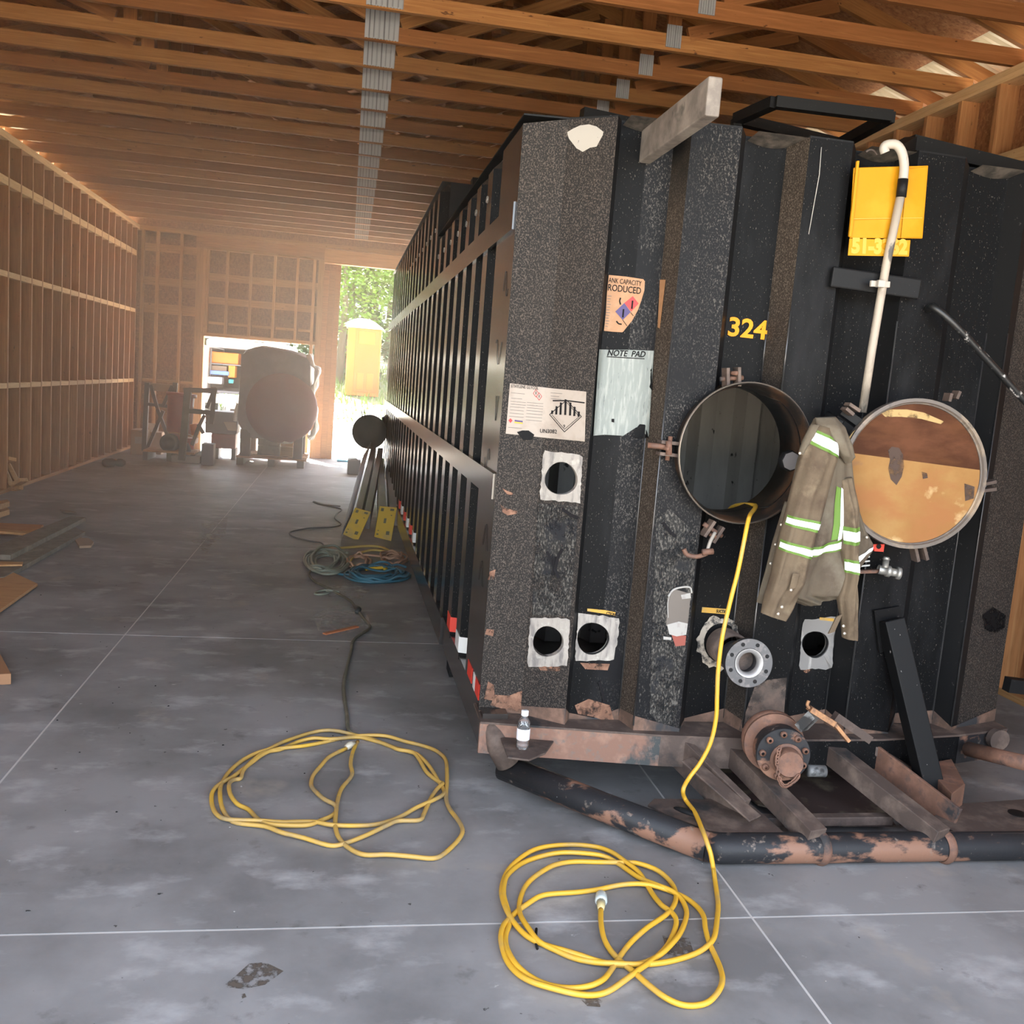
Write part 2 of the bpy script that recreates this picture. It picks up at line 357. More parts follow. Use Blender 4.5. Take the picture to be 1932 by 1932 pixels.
for i, y in enumerate(ty):
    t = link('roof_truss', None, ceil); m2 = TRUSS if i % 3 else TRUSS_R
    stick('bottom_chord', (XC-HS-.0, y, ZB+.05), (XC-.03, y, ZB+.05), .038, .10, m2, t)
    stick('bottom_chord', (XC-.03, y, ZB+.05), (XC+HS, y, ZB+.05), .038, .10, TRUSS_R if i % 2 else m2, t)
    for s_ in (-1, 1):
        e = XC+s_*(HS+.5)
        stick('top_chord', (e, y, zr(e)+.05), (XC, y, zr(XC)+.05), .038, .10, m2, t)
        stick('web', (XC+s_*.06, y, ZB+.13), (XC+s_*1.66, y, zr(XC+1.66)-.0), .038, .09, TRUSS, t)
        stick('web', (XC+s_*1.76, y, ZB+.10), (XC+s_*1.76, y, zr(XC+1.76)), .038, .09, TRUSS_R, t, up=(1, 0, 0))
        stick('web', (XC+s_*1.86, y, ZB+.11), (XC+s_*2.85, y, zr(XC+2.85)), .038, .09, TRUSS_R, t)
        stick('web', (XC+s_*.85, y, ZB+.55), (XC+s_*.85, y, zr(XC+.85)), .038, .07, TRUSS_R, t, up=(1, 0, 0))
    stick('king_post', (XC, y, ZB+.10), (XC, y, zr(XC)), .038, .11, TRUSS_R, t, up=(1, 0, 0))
    link('truss_plate', PM, t, Matrix.Translation((.10, y-.019, ZB+.012)))
    for s_ in (1,):
        link('web_plate', PM, t, Matrix.Translation((XC+s_*1.76, y-.019, ZB+.02)) @ Matrix.Diagonal((.45, 1, .7, 1)))
# roof sheathing, both slopes
for s_ in (-1, 1):
    def fr(s, a, b, c, d):
        x0, x1 = XC+s_*a, XC+s_*b; z0, z1 = zr(x0)+.101, zr(x1)+.101
        s.prism([(x0, c, z0), (x1, c, z1), (x1, c, z1+.014), (x0, c, z0+.014)], (0, d-c, 0), OSB)
    sheets('roof_panel', ceil, 0, HS-.18, FRONT_Y-.3, YF+.5, fr, 1.26, 2.314)
    EAVE = mat('eave_metal_lit' if s_ < 0 else 'eave_metal_shaded', (.42, .36, .25) if s_ > 0 else (.55, .47, .33), .5)  # one metal in two copies, the right one darkened in colour as shade
    y = FRONT_Y-.3
    while y < YF+.4:
        s = MB(); ye = min(y+1.154, YF+.5); n = 0; yy = y
        while yy < ye-.01:
            x0, x1 = XC+s_*(HS-.28), XC+s_*(HS+.55); z0, z1 = zr(x0)+.103, zr(x1)+.103; h = .022
            v = []
            for x, z in ((x0, z0), (x1, z1)): v += [(x, yy, z), (x, yy+.03, z), (x, yy+.042, z+h), (x, yy+.066, z+h), (x, yy+.077, z)]
            s.add(v, [(k, k+1, k+6, k+5) for k in range(4)], EAVE); yy += .077
        s.build('eave_sheet', ceil); y = ye
# unseen boards added under the eaves to cut the light leaking in
    LSTOP = LUMBER_R
    for k in (2, 3):
        xo = XC+s_*(HS+.02+k*.14)
        for a, b in ((FRONT_Y-.3, 3.5), (3.5, 8), (8, 12.5), (12.5, YF+.5)):
            q_ = MB(); x2 = xo+s_*.105; q_.box(min(xo, x2), max(xo, x2), a+.005, b-.005, 3.60, 3.615, LSTOP); q_.build('light_stop_board', ceil)
    q_ = MB(); xo = XC+s_*(HS+.56); q_.box(min(xo, xo+s_*.03), max(xo, xo+s_*.03), FRONT_Y-.3, YF+.5, 3.58, zr(XC+HS+.56)+.12, LUMBER); q_.build('light_stop_fascia', ceil)  # unseen edge board, added with the others against the light leak
# gable ends
for yy, nm in ((YF+.133, 'far'), (FRONT_Y-.1, 'front')):
    s = MB(); s.prism([(XC-HS-.5, yy, 3.6), (XC+HS+.5, yy, 3.6), (XC+HS+.5, yy, zr(XC+HS+.5)+.1), (XC, yy, zr(XC)+.1), (XC-HS-.5, yy, zr(XC-HS-.5)+.1)], (0, .013, 0), OSB)
    s.build('gable_sheathing', wf if nm == 'far' else wfr)

# ------------------------------------------------------------ ground outside
GRAVEL = mat('gravel', (.46, .42, .36), .9, layers=[((.30, .27, .23), 9, .45, .6, (1, 1, 1), 6), ((.56, .52, .45), 30, .55, .7, (1, 1, 1), 3)])
GRASSY = mat('grassy_soil', (.085, .11, .03), .9, layers=[((.13, .115, .07), 1.2, .5, .7, (1, 1, 1), 6)])
gr = setting('ground')
def slope(y): return 0 if y < 19 else (y-19)*.078
s = MB(); yv = [-14, -1.2, FRONT_Y-.3, 17.63, 19, 22, 25, 28, 34, 42, 60, 90]; xv = [-40, -3.75, 4.07, 40]
nx = len(xv)
v = [(x, y, slope(y)-.03) for y in yv for x in xv]
f = [[], []]
for j in range(len(yv)-1):
    for i in range(nx-1):
        if i == 1 and FRONT_Y-.31 < yv[j] < 17.6: continue
        f[1 if yv[j] >= 28 else 0].append((j*nx+i, j*nx+i+1, (j+1)*nx+i+1, (j+1)*nx+i))
s.add(v, f[0], GRAVEL); s.add(v, f[1], GRASSY); s.build('ground_surface', gr)
# ------------------------------------------------------------ the steel storage tank
tank = thing('storage_tank', 'long black ribbed steel storage tank numbered 324, front end dusty and scuffed', 'tank', (1.7, 3.6, 0))
Z0, Z1 = .30, 2.575
def q(r, y): return (r/3.5*y, y)
PROF = [((.583, 3.60), TANK_DUST), ((.748, 3.58), TANK_DUST), (q(.912, 3.47), BLACK), (q(.926, 3.53), TANK), (q(1.03, 3.53), TANK_GREY), (q(1.13, 3.53), TANK_BAND), (q(1.195, 3.42), TANK_GREY),
        (q(1.388, 3.41), BLACK), (q(1.405, 3.52), TANK), (q(1.571, 3.52), TANK_BAND), (q(1.66, 3.41), TANK), (q(1.836, 3.41), BLACK), (q(1.85, 3.52), TANK), (q(2.013, 3.52), BLACK), (q(2.11, 3.41), TANK),
        (q(2.31, 3.42), BLACK), (q(2.33, 3.54), TANK), (q(2.505, 3.54), BLACK), (q(2.60, 3.46), BLACK), (q(2.628, 3.50), TANK_DUST), (q(2.80, 3.59), None)]
def front_pt(px, py, off=.003):                        # where a line of sight meets the folded front sheet
    d = ray(px, py); best = None
    for k in range(len(PROF)-1):
        (x0, y0), (x1, y1) = PROF[k][0], PROF[k+1][0]; ex, ey = x1-x0, y1-y0
        det = d.x*(-ey)+d.y*ex
        if abs(det) < 1e-9: continue
        t = (x0*(-ey)+y0*ex)/det; u = (d.x*y0-d.y*x0)/det
        if -1e-6 <= u <= 1+1e-6 and t > 0 and (best is None or t < best[0]):
            n = Vector((ey, -ex, 0)).normalized(); best = (t, n)
    if best is None: return aty(px, py, 3.5)
    return CAM + d*best[0] + best[1]*off
MY = 3.35; MH = (aty(1281, 856, MY)+aty(1533, 856, MY))/2; MR = (aty(1533, 856, MY)-aty(1281, 856, MY)).x/2
HOLES = [(1060, 903, 30.5), (1035, 1210, 28.5), (1118, 1204, 30), (1537, 1215, 25)]
# front sheet, cut through at the manhole and at the four pipe holes
mb = MB()
for k in range(len(PROF)-1):
    (x0, y0), m = PROF[k]; (x1, y1), _ = PROF[k+1]
    zt0, zt1 = (Z1-.03 if k == 0 else Z1), Z1
    mb.quad((x0, y0, Z0), (x1, y1, Z0), (x1, y1, zt1), (x0, y0, zt0), m)
fsheet = mb.build('front_sheet', None, fix=False)
bm = bmesh.new(); bm.from_mesh(fsheet.data); bmesh.ops.remove_doubles(bm, verts=bm.verts, dist=1e-5)
bmesh.ops.solidify(bm, geom=bm.faces[:], thickness=.006)
bmesh.ops.recalc_face_normals(bm, faces=bm.faces); bm.to_mesh(fsheet.data); bm.free()
def cutter(c, r, d):
    s = MB(); s.disc((c[0], c[1]-d, c[2]), (0, 1, 0), r, 2*d, BLACK, 40); bmx = s.build('cut'); bb = bmesh.new(); bb.from_mesh(bmx.data)
    bmesh.ops.remove_doubles(bb, verts=bb.verts, dist=1e-3); bmesh.ops.recalc_face_normals(bb, faces=bb.faces); bb.to_mesh(bmx.data); bb.free(); return bmx
cuts = [cutter((MH.x, 3.5, MH.z), MR*.93, .2)]
hc = []
for px, py, rp in HOLES:
    c = front_pt(px, py, 0); r = rp*(c-CAM).dot(FWD)/F_PX; hc.append((c, r)); cuts.append(cutter(c, r, .12))
for c in cuts:
    b = fsheet.modifiers.new('b', 'BOOLEAN'); b.operation = 'DIFFERENCE'; b.object = c; b.solver = 'EXACT'
dg = bpy.context.evaluated_depsgraph_get(); me = bpy.data.meshes.new_from_object(fsheet.evaluated_get(dg)); me.name = 'front_sheet'
bpy.data.objects.remove(fsheet)
for c in cuts: bpy.data.objects.remove(c)
link('front_sheet', me, tank)
# weld bead and rusted foot of the front sheet
RUSTY_FOOT = mat('rusted_foot', (.10, .06, .042), .8, layers=[((.2, .115, .08), 12, .45, .65, (1, 1, 1), 6), ((.03, .03, .032), 5, .5, .6, (1, 1, .5), 5)])
mb = MB()
for k in range(len(PROF)-1):
    (x0, y0), _ = PROF[k]; (x1, y1), _ = PROF[k+1]
    mb.quad((x0, y0-.004, Z0), (x1, y1-.004, Z0), (x1, y1-.004, Z0+.035+.03*math.sin(k*1.7)), (x0, y0-.004, Z0+.035+.03*math.sin(k*1.7-1.7)), RUSTY_FOOT)
mb.build('rusted_foot', tank)
# top plate of the front deck with half-moon closers over the recesses
mb = MB(); TOPM = mat('dusty_ledge', (.03, .026, .022), .8, layers=[((.10, .083, .068), 20, .4, .65)])
fx = [p[0] for p in PROF]
mb.prism([(x, y, Z1) for x, y in fx] + [(2.82, 7.0, Z1), (.565, 7.0, Z1)], (0, 0, .006), BLACK); mb.build('deck_plate', tank)
for a, b in ((3, 6), (8, 10), (12, 14), (16, 18)):
    s = MB(); xa, xb = fx[a][0]+.005, fx[b][0]-.005; yb = fx[a][1]; yo = fx[b][1]+.004; n = 10
    lo = [(xa+(xb-xa)*t/n, yb-.003, Z1-.008-.020*math.sin(math.pi*min(1, (t+.5)/n*.95))) for t in range(n+1)]
    hi = [(xa+(xb-xa)*t/n, yo, Z1-.001) for t in range(n+1)]
    s.add(lo+hi, [(t, t+1, n+2+t, n+1+t) for t in range(n)], TOPM); s.build('recess_closer', tank)
# body sides
def xs_(y): return .585-.0065*(y-3.6)
YE, YS = 13.25, 6.75                                    # tank end, step up of the deck
ZH = 2.93
def side_strip(y0, y1, d0, d1, z0, z1, m): return [(xs_(y0)+d0, y0, z0), (xs_(y1)+d1, y1, z0), (xs_(y1)+d1, y1, z1), (xs_(y0)+d0, y0, z1)]
s = MB(); s.quad(*side_strip(3.60, 4.05, 0, 0, .28, Z1-.03, GLOSS), GLOSS); s.quad((xs_(4.05), 4.05, .28), (xs_(4.05)+.09, 4.07, .28), (xs_(4.05)+.09, 4.07, Z1), (xs_(4.05), 4.05, Z1-.03), GLOSS)
s.build('corner_panel', tank)
s = MB(); s.quad(*side_strip(4.05, YS, .09, .09, .28, Z1, GLOSS), GLOSS); s.quad(*side_strip(YS, YE, .09, .09, .28, ZH, GLOSS), GLOSS); s.build('side_sheet', tank)
def rib(y, top):
    s = MB(); a, b, c, e = y-.035, y, y+.14, y+.175; P = [(xs_(a)+.09, a), (xs_(b), b), (xs_(c), c), (xs_(e)+.09, e)]
    z1 = top-.05
    for (x0, y0), (x1, y1) in zip(P[:-1], P[1:]): s.quad((x0, y0, .30), (x1, y1, .30), (x1, y1, z1), (x0, y0, z1), GLOSS if x1-x0 > -.05 else TANK)
    s.quad((P[0][0], P[0][1], z1), (P[1][0], P[1][1], z1), (P[1][0]+.05, P[1][1], top), (P[0][0], P[0][1], top), GLOSS)
    s.add([(P[1][0], P[1][1], z1), (P[2][0], P[2][1], z1), (P[3][0], P[3][1], z1), (P[0][0], P[0][1], z1), (P[1][0]+.07, P[1][1]+.02, top-.005), (P[2][0]+.07, P[2][1]-.02, top-.005)], [(0, 1, 5, 4), (1, 2, 5), (0, 4, 3)], GLOSS)
    return s.build('side_rib', tank)
TAPE_W = mat('white_reflective_tape', (.75, .75, .72), .4); TAPE_R = mat('red_reflective_tape', (.70, .04, .02), .4)
ry = [4.30+.365*k for k in range(24)]
for k, y in enumerate(ry):
    rib(y, Z1 if y < YS-.2 else ZH)
    if k in (0, 1) or 8 <= k <= 13:
        s = MB(); m = TAPE_W if k in (0, 8, 10, 12) else TAPE_R; z0, z1 = .335, .41
        s.box(xs_(y)-.003, xs_(y)+.0, y+.005, y+.135, z0, z1, m)
        s.quad((xs_(y)-.003, y-.004, z0), (xs_(y)+.06, y-.03, z0), (xs_(y)+.06, y-.03, z1), (xs_(y)-.003, y-.004, z1), m)
        s.build('reflective_tape', tank)
# tape strip along the foot of the corner panel
for y0, y1, m in ((3.63, 3.74, TAPE_R), (3.74, 3.80, TAPE_W), (3.84, 3.98, TAPE_R)):
    s = MB(); s.box(xs_(y0)-.003, xs_(y0)-.0005, y0, y1, .335, .40, m); s.build('reflective_tape', tank)
# two flat bands along the side
for z, h in ((2.22, .10), (1.20, .10)):
    s = MB(); n = 14
    for k in range(n):
        y0 = 3.62+(YE-3.62)*k/n; y1 = 3.62+(YE-3.62)*(k+1)/n
        s.prism([(xs_(y0)-.012, y0, z-h/2), (xs_(y1)-.012, y1, z-h/2), (xs_(y1)-.012, y1, z+h/2), (xs_(y0)-.012, y0, z+h/2)], (.012, 0, 0), GLOSS)
    s.build('side_band', tank)
# little eyes on the ribs near the top and the rope run through them
EYE = mat('bright_eye', (.35, .33, .3), .35, .6)
for k, y in enumerate(ry[:16]):
    s = MB(); z = 2.40 if y < YS-.2 else 2.62
    s.tube([Vector((xs_(y)-.012, y+.05+.018*math.cos(a), z+.012*math.sin(a))) for a in [i*math.pi/4 for i in range(8)]], .004, EYE, 6, closed=True); s.build('lashing_eye', tank)
s = MB(); s.tube([(xs_(y)+.045, y, Z1-.005) for y in (4.05, 5, 6, 6.7)], .004, EYE, 6); s.build('lashing_wire', tank)
# high section behind the front deck, other side, far end
s = MB(); s.quad((xs_(YS)+.06, YS, Z1), (2.80, YS, Z1), (2.80, YS, ZH), (xs_(YS)+.06, YS, ZH), BLACK)
s.quad((xs_(YS), YS, ZH), (2.80, YS, ZH), (2.75, YE, ZH), (xs_(YE), YE, ZH), BLACK); s.build('high_deck', tank)
s = MB(); s.box(.80, .90, YS+.25, YS+.37, ZH, ZH+.10, BLACK); s.build('deck_post', tank)
s = MB(); s.quad((2.864, 3.59, .28), (2.80, YE, .28), (2.80, YE, Z1), (2.864, 3.59, Z1), GLOSS); s.quad((.6, YE, .28), (2.8, YE, .28), (2.8, YE, ZH), (.6, YE, ZH), GLOSS)
s.quad((.66, 3.6, .285), (2.85, 3.6, .285), (2.8, YE, .285), (.62, YE, .285), DARKIN); s.build('far_side_sheet', tank)
# inside: folded baffle seen through the manhole
s = MB(); x = .70; P = []
while x < 2.8: P += [(x, 4.75), (x+.10, 4.75), (x+.13, 4.66), (x+.21, 4.66)]; x += .24
for (x0, y0), (x1, y1) in zip(P[:-1], P[1:]): s.quad((x0, y0, .30), (x1, y1, .30), (x1, y1, Z1), (x0, y0, Z1), DARKIN)
s.build('inner_baffle', tank)
# skid rails and front rail (plates on edge, raised off the floor)
s = MB()
for a, b in ((3.52, 5.0), (5.0, 9.0), (9.0, YE)):
    o = 0 if a < 4.9 else -.012
    s.prism([(xs_(a)-.008+o+.01, a, .17), (xs_(b)-.008+o+.01, b, .17), (xs_(b)-.008+o+.01, b, .32), (xs_(a)-.008+o+.01, a, .32)], (.10, 0, 0), GLOSS)
s.build('skid_rail', tank)
s = MB(); s.box(.62, .72, 4.9, 5.05, .02, .18, BLACK); s.box(.60, .70, 11.5, 11.8, 0, .18, BLACK); s.box(2.6, 2.75, 11.5, 11.8, 0, .18, BLACK); s.box(2.55, 2.7, 4.9, 5.05, 0, .18, BLACK); s.build('support_foot', tank)
FR = [(.575, 3.49), (1.268, 3.375), (1.70, 3.34), (2.20, 3.36), (2.587, 3.42), (2.87, 3.50)]
for (x0, y0), (x1, y1) in zip(FR[:-1], FR[1:]):
    s = MB(); m = RAIL if x0 < 1.2 else (RUST_DK if x0 < 1.6 else TANK if x0 < 2.5 else RUST_BK)
    s.prism([(x0, y0, .172), (x1, y1, .172), (x1, y1, .300), (x0, y0, .300)], (0, .02, 0), m)
    s.prism([(x0, y0-.004, .292), (x1, y1-.004, .292), (x1, y1+.25, .296), (x0, y0+.2, .296)], (0, 0, .008), RUST_DK); s.build('front_rail', tank)
# corner bracket with round socket, gusset plate
c0 = Vector((.66, 3.46, .20))
GZ = aty(1000, 1397, 3.44).z
s = MB(); s.tube([(.625, 3.53, .28), (.655, 3.50, .20), (.70, 3.50, .13)], .05, RUST_DK, 20); s.build('corner_socket', tank)
s = MB(); s.prism([(.655, 3.475, GZ), atz(958, 1428, GZ), atz(998, 1433, GZ), atz(1029, 1420, GZ), (.86, 3.44, GZ)], (0, 0, -.008), RUST_DK); s.build('gusset_plate', tank, bevel=.002)
# tongue: nose tube on the floor and the members that carry it
TUBE_R = .053
Lp = [(.690, 3.545, .095), (1.02, 3.22, .075), (1.325, 2.955, .055)]
s = MB(); s.tube(Lp, TUBE_R, RUST_BK, 24); s.build('nose_tube_end', tank)
s = MB(); s.tube([(1.315, 2.962, .055), (1.36, 2.945, .055), (1.75, 2.94, .055), (2.45, 2.945, .055), (3.1, 2.95, .055)], TUBE_R, RUST_BK, 24); s.build('nose_tube', tank)
for px, py in ((1545, 1603), (1779, 1600)):
    cpt = aty(px, py, 2.94); s = MB(); s.lathe([(.054, -.018), (.061, -.012), (.064, 0), (.061, .012), (.054, .018)], (cpt.x, 2.943, .056), (1, .15, 0), RUST, 28); s.build('tube_collar', tank)
def A(px, py, z): return atz(px, py, z)
def member(name, p, qq, w, h, m, lip=0.0):
    s = MB(); p, qq = Vector(p), Vector(qq); s.bar(p, qq, w, h, m); return s.build(name, tank, bevel=.003)
member('tongue_member', A(1262, 1398, .24), A(1400, 1535, .10), .035, .13, RUST_DK)
member('tongue_member_flange', A(1296, 1432, .245), A(1425, 1545, .13), .075, .008, RUST_DK)
member('tongue_member', A(1365, 1402, .24), A(1540, 1582, .10), .075, .075, RUST_DK)
member('tongue_member', A(1558, 1412, .24), A(1775, 1582, .10), .075, .075, RUST_DK)
member('tongue_member', A(1590, 1395, .23), A(1800, 1560, .09), .015, .16, RUST)
member('tongue_brace_pipe', A(1630, 1402, .27), A(1728, 1462, .16), .035, .035, RUST_DK)
for z, pl, nm in ((.098, [(1222, 1522), (1234, 1510), (1405, 1512), (1440, 1540), (1480, 1575), (1330, 1578)], 'tongue_plate'), (.10, [(1790, 1520), (1832, 1518), (1975, 1508), (1975, 1575), (1805, 1576), (1760, 1545)], 'tongue_plate'),
                  (.045, [(1352, 1455), (1430, 1520), (1590, 1560), (1690, 1560), (1600, 1440), (1450, 1410)], 'drip_pan')):
    s = MB(); s.prism([A(a, b, z) for a, b in pl], (0, 0, .007), RUST_DK if nm != 'drip_pan' else mat('brown_pan', (.06, .04, .035), .5, layers=[((.17, .14, .10), 6, .5, .6, (1, 1, 1), 6)])); s.build(nm, tank)
s = MB(); n = 12; S0, S1 = A(1272, 1524, .107), A(1318, 1541, .107); dd = (S1-S0)
s.tube([S0+dd*(t/n)+Vector((0, 0, .0)) for t in range(n+1)], [.014*math.sin(math.pi*(t+.4)/(n+.8))**.5 for t in range(n+1)], BLACK, 10); s.build('plate_slot', tank)
s = MB(); s.disc(A(1920, 1535, .108), (0, 0, 1), .035, .002, BLACK, 24); s.build('plate_hole', tank)
member('tongue_cross_angle', A(1425, 1548, .075), A(1680, 1545, .075), .04, .035, RUST_DK)
member('tongue_cross_angle', A(1700, 1545, .06), A(1960, 1545, .06), .03, .03, RUST_DK)
# black diagonal brace with its pad plates
p1, p2 = front_pt(1672, 1165, .03), A(1762, 1512, .10)
s = MB(); s.bar(p1, p2, .085, .07, mat('brace_black', (.009, .009, .0095), .5, spec=.15, layers=[((.5, .47, .44), 26, .69, .72, (1, 1, 1), 4), ((.27, .145, .10), 4, .60, .64, (1, 1, 1), 6)]), up=(0, -1, 0)); s.build('brace', tank, bevel=.004)
s = MB(); s.prism([front_pt(1645, 1150, .006), front_pt(1693, 1142, .006), front_pt(1700, 1215, .006), front_pt(1655, 1230, .006)], (0, -.012, 0), BLACK); s.build('brace_pad', tank)
s = MB(); s.prism([A(1735, 1480, .11), A(1790, 1470, .11), A(1815, 1520, .105), A(1790, 1540, .105)], (0, 0, .09), RUST); s.build('brace_foot', tank, bevel=.004)
# right front corner tube and hook
s = MB(); s.tube([aty(1826, 1413, 3.38), aty(1960, 1446, 3.05)], .03, RUST, 14); s.build('corner_tube', tank)
s = MB(); s.disc(aty(1878, 1392, 3.45), (0, -1, 0), .045, .03, RUST_DK, 20); s.build('corner_socket', tank)
s = MB(); s.bar((2.90, 3.58, .47), (3.3, 3.55, .44), .05, .06, BLACK); s.bar((2.93, 3.62, .33), (2.93, 3.62, .45), .05, .05, RUST); s.bar((3.1, 3.62, .33), (3.1, 3.62, .45), .06, .05, RUST); s.build('side_step', tank)
s = MB(); s.prism([(2.864, 3.588, .30), (2.885, 3.62, .30), (2.885, 3.62, Z1), (2.864, 3.588, Z1)], (.004, .002, 0), RUST_DK); s.build('corner_edge', tank)

FOLD = mat('fold_highlight_steel', (.05, .05, .052), .3, .6, layers=[((.16, .16, .16), 12, .45, .7, (1, 1, .2), 4)])  # glossy streaked beads added to carry the highlights along the folds
for k in (5, 6, 9, 10, 13, 14, 17, 18):
    (x0, y0), _ = PROF[k]; s = MB(); 
    dz = math.sqrt(max(0, (MR+.01)**2-(x0-MH.x)**2))
    for za, zb in ([(Z0+.02, MH.z-dz), (MH.z+dz, 1.95)] if dz > 0 else [(Z0+.02, 1.95)]): s = MB(); s.tube([(x0, y0-.001, za), (x0, y0-.001, zb)], [.004, .003], FOLD, 8); s.build('fold_highlight', tank)
# ---- manhole, clamp lugs, open lid
s = MB(); r = MR
s.lathe([(r*.93, .24), (r*.935, .05), (r*.965, .03), (r*.985, .003), (r*1.0, 0), (r*1.01, .004), (r*.985, .02), (r*.975, .2)], (MH.x, MY, MH.z), (0, 1, 0), mat('manhole_steel', (.035, .03, .027), .35, .4, layers=[((.13, .07, .04), 8, .48, .62, (1, 1, 1), 6)]), 64, close=True)
s.build('manhole_collar', tank)
s = MB(); s.lathe([(r*.995, -.003), (r*1.012, 0), (r*1.012, .006)], (MH.x, MY, MH.z), (0, 1, 0), mat('worn_rim', (.34, .29, .24), .35, .7), 64); s.build('manhole_rim', tank)
s = MB(); s.lathe([(.035, 0), (.040, .004), (.040, .03)], aty(1493, 870, 3.34), (0, 1, 0), BLACK, 8); s.disc(aty(1493, 870, 3.34), (0, 1, 0), .035, .004, mat('plug_grey', (.16, .15, .15), .5), 8); s.build('manhole_plug', tank)
def lug(px, py, ang, y=3.40):
    s = MB(); c = aty(px, py, y); d = Vector((math.cos(ang), 0, math.sin(ang))); n = Vector((-d.z, 0, d.x))
    for k in (-1, 1): s.bar(c+n*.022*k-d*.03, c+n*.022*k+d*.04, .012, .05, RUST_DK, up=(0, 1, 0))
    s.tube([c-n*.045, c+n*.045], .009, RUST, 8); s.tube([c+d*.02-Vector((0, .05, 0)), c+d*.02+Vector((0, .04, 0))], .008, RUST, 8); s.build('clamp_lug', tank)
lug(1380, 714, 1.7); lug(1262, 846, 3.1); lug(1345, 1000, 4.2)
s = MB(); s.tube([aty(1222, 840, 3.40), aty(1245, 842, 3.39), aty(1262, 845, 3.38)], .011, RUST, 8); s.tube([aty(1262, 832, 3.37), aty(1262, 858, 3.37)], .012, RUST, 8); s.build('clamp_bolt', tank)
s = MB(); s.tube(smooth_path([aty(1349, 1005, 3.36), aty(1340, 1022, 3.34), aty(1334, 1040, 3.33)]), .007, mat('bolt_grey', (.3, .27, .23), .6), 8); s.tube(smooth_path([aty(1334, 1044, 3.33), aty(1316, 1050, 3.33), aty(1297, 1047, 3.34), aty(1290, 1036, 3.34)]), .009, RUST, 8)
s.tube([aty(1325, 1042, 3.32), aty(1345, 1040, 3.32)], .012, RUST, 8); s.build('hanging_hook_bolt', tank)
LID_IN = mat('lid_rusty_face', (.22, .105, .032), .7, spec=.15, layers=[((.29, .165, .06), 2.6, .40, .62, (1, 1, 1), 8), ((.25, .11, .04), 2.2, .48, .6, (1, 1, 2), 8), ((.17, .09, .06), 3.3, .60, .68, (1, 1, 1), 7), ((.47, .34, .17), 5, .62, .72, (1, 1, 1), 6)], bump=(22, .12, .004))
LID_UP = mat('lid_rusty_upper', (.05, .017, .0065), .7, spec=.15, layers=[((.08, .03, .011), 5, .45, .65, (1, 1, 3), 8), ((.095, .036, .016), 3, .52, .66, (1, 1, 2), 7), ((.16, .08, .027), 9, .66, .74, (1, 1, 1), 6)], bump=(22, .12, .004))
LIDR = mat('lid_rim_steel', (.12, .10, .085), .6, layers=[((.32, .24, .16), 7, .5, .68, (1, 1, 1), 7), ((.03, .03, .03), 9, .58, .68)])
LC = aty(1722, 894, 3.22); LR = (aty(1856, 893, 3.22)-aty(1597, 893, 3.22)).x/2
nrm = Vector((-.10, -1, .06)).normalized()
lid = link('manhole_lid', None, tank)
s = MB(); s.lathe([(LR*.93, -.004), (LR*.955, -.018), (LR, -.016), (LR*1.0, .02), (LR*.95, .03), (1e-3, .034)], LC, -nrm, LIDR, 64); sharp(s.build('lid_rim', lid))
# inner face in two tones parted by an old fluid line
a_ = nrm.cross(Vector((0, 0, 1))).normalized(); b_ = a_.cross(nrm); 
if b_.z < 0: b_ = -b_
if a_.x < 0: a_ = -a_
for part, m in (('lid_face_lower', LID_IN), ('lid_face_upper', LID_UP)):
    s = MB(); n = 40; tilt = -.055; off = .045*LR/.27; R = LR*.95; pts = []
    th0 = math.asin(off/R)
    angs = ([math.pi-th0+tilt+(math.pi+2*th0)*k/n for k in range(n+1)] if part == 'lid_face_lower' else [th0+tilt+(math.pi-2*th0)*k/n for k in range(n+1)])
    pts = [LC + nrm*.003 + (a_*math.cos(t)+b_*math.sin(t))*R for t in angs]
    s.add(pts, [tuple(range(len(pts)))], m); s.build(part, lid)
s = MB(); s.tube([LC+nrm*.004+(a_*math.cos(t)+b_*math.sin(t))*LR*.945 for t in [2*math.pi*k/64 for k in range(64)]], .006, LIDR, 6, closed=True); s.build('lid_gasket', lid)
for px, py, qx, qy in ((1800, 752, 1806, 738), (1786, 757, 1790, 742), (1850, 913, 1874, 908), (1850, 925, 1874, 922), (1722, 1030, 1728, 1058), (1738, 1028, 1745, 1055), (1606, 782, 1592, 770), (1618, 775, 1598, 762)):
    s = MB(); s.bar(aty(px, py, 3.25), aty(qx, qy, 3.25), .012, .04, RUST_DK, up=(0, 1, 0)); s.build('lid_lug', lid)
s = MB(); s.bar(aty(1590, 775, 3.30), aty(1625, 800, 3.27), .02, .03, BLACK); s.bar(aty(1578, 790, 3.33), aty(1610, 815, 3.28), .02, .03, BLACK); s.tube([aty(1560, 782, 3.36), aty(1590, 800, 3.3)], .014, BLACK, 8); s.build('lid_hinge', tank)
def lid_stain(name, pts, m):
    s = MB(); s.add([aty(a, b, 3.20) for a, b in pts], [tuple(range(len(pts)))], m); o = s.build(name, lid)
    for v in o.data.vertices:                                       # drop the outline onto the tilted face
        p = Vector(v.co); v.co = p - nrm*((p-LC).dot(nrm)-.0042)
STN = mat('lid_stain', (.045, .022, .012), .7, rag=(16, .30, .55)); PAL = mat('lid_pale_crust', (.36, .24, .095), .8, rag=(20, .36, .54))
lid_stain('stain', [(1683, 850), (1690, 843), (1703, 845), (1710, 858), (1711, 880), (1706, 900), (1696, 916), (1686, 905), (1682, 885), (1686, 868)], STN)
lid_stain('stain', [(1742, 890), (1752, 893), (1753, 902), (1744, 904)], STN); lid_stain('stain', [(1818, 912), (1836, 918), (1834, 940), (1818, 945)], STN)
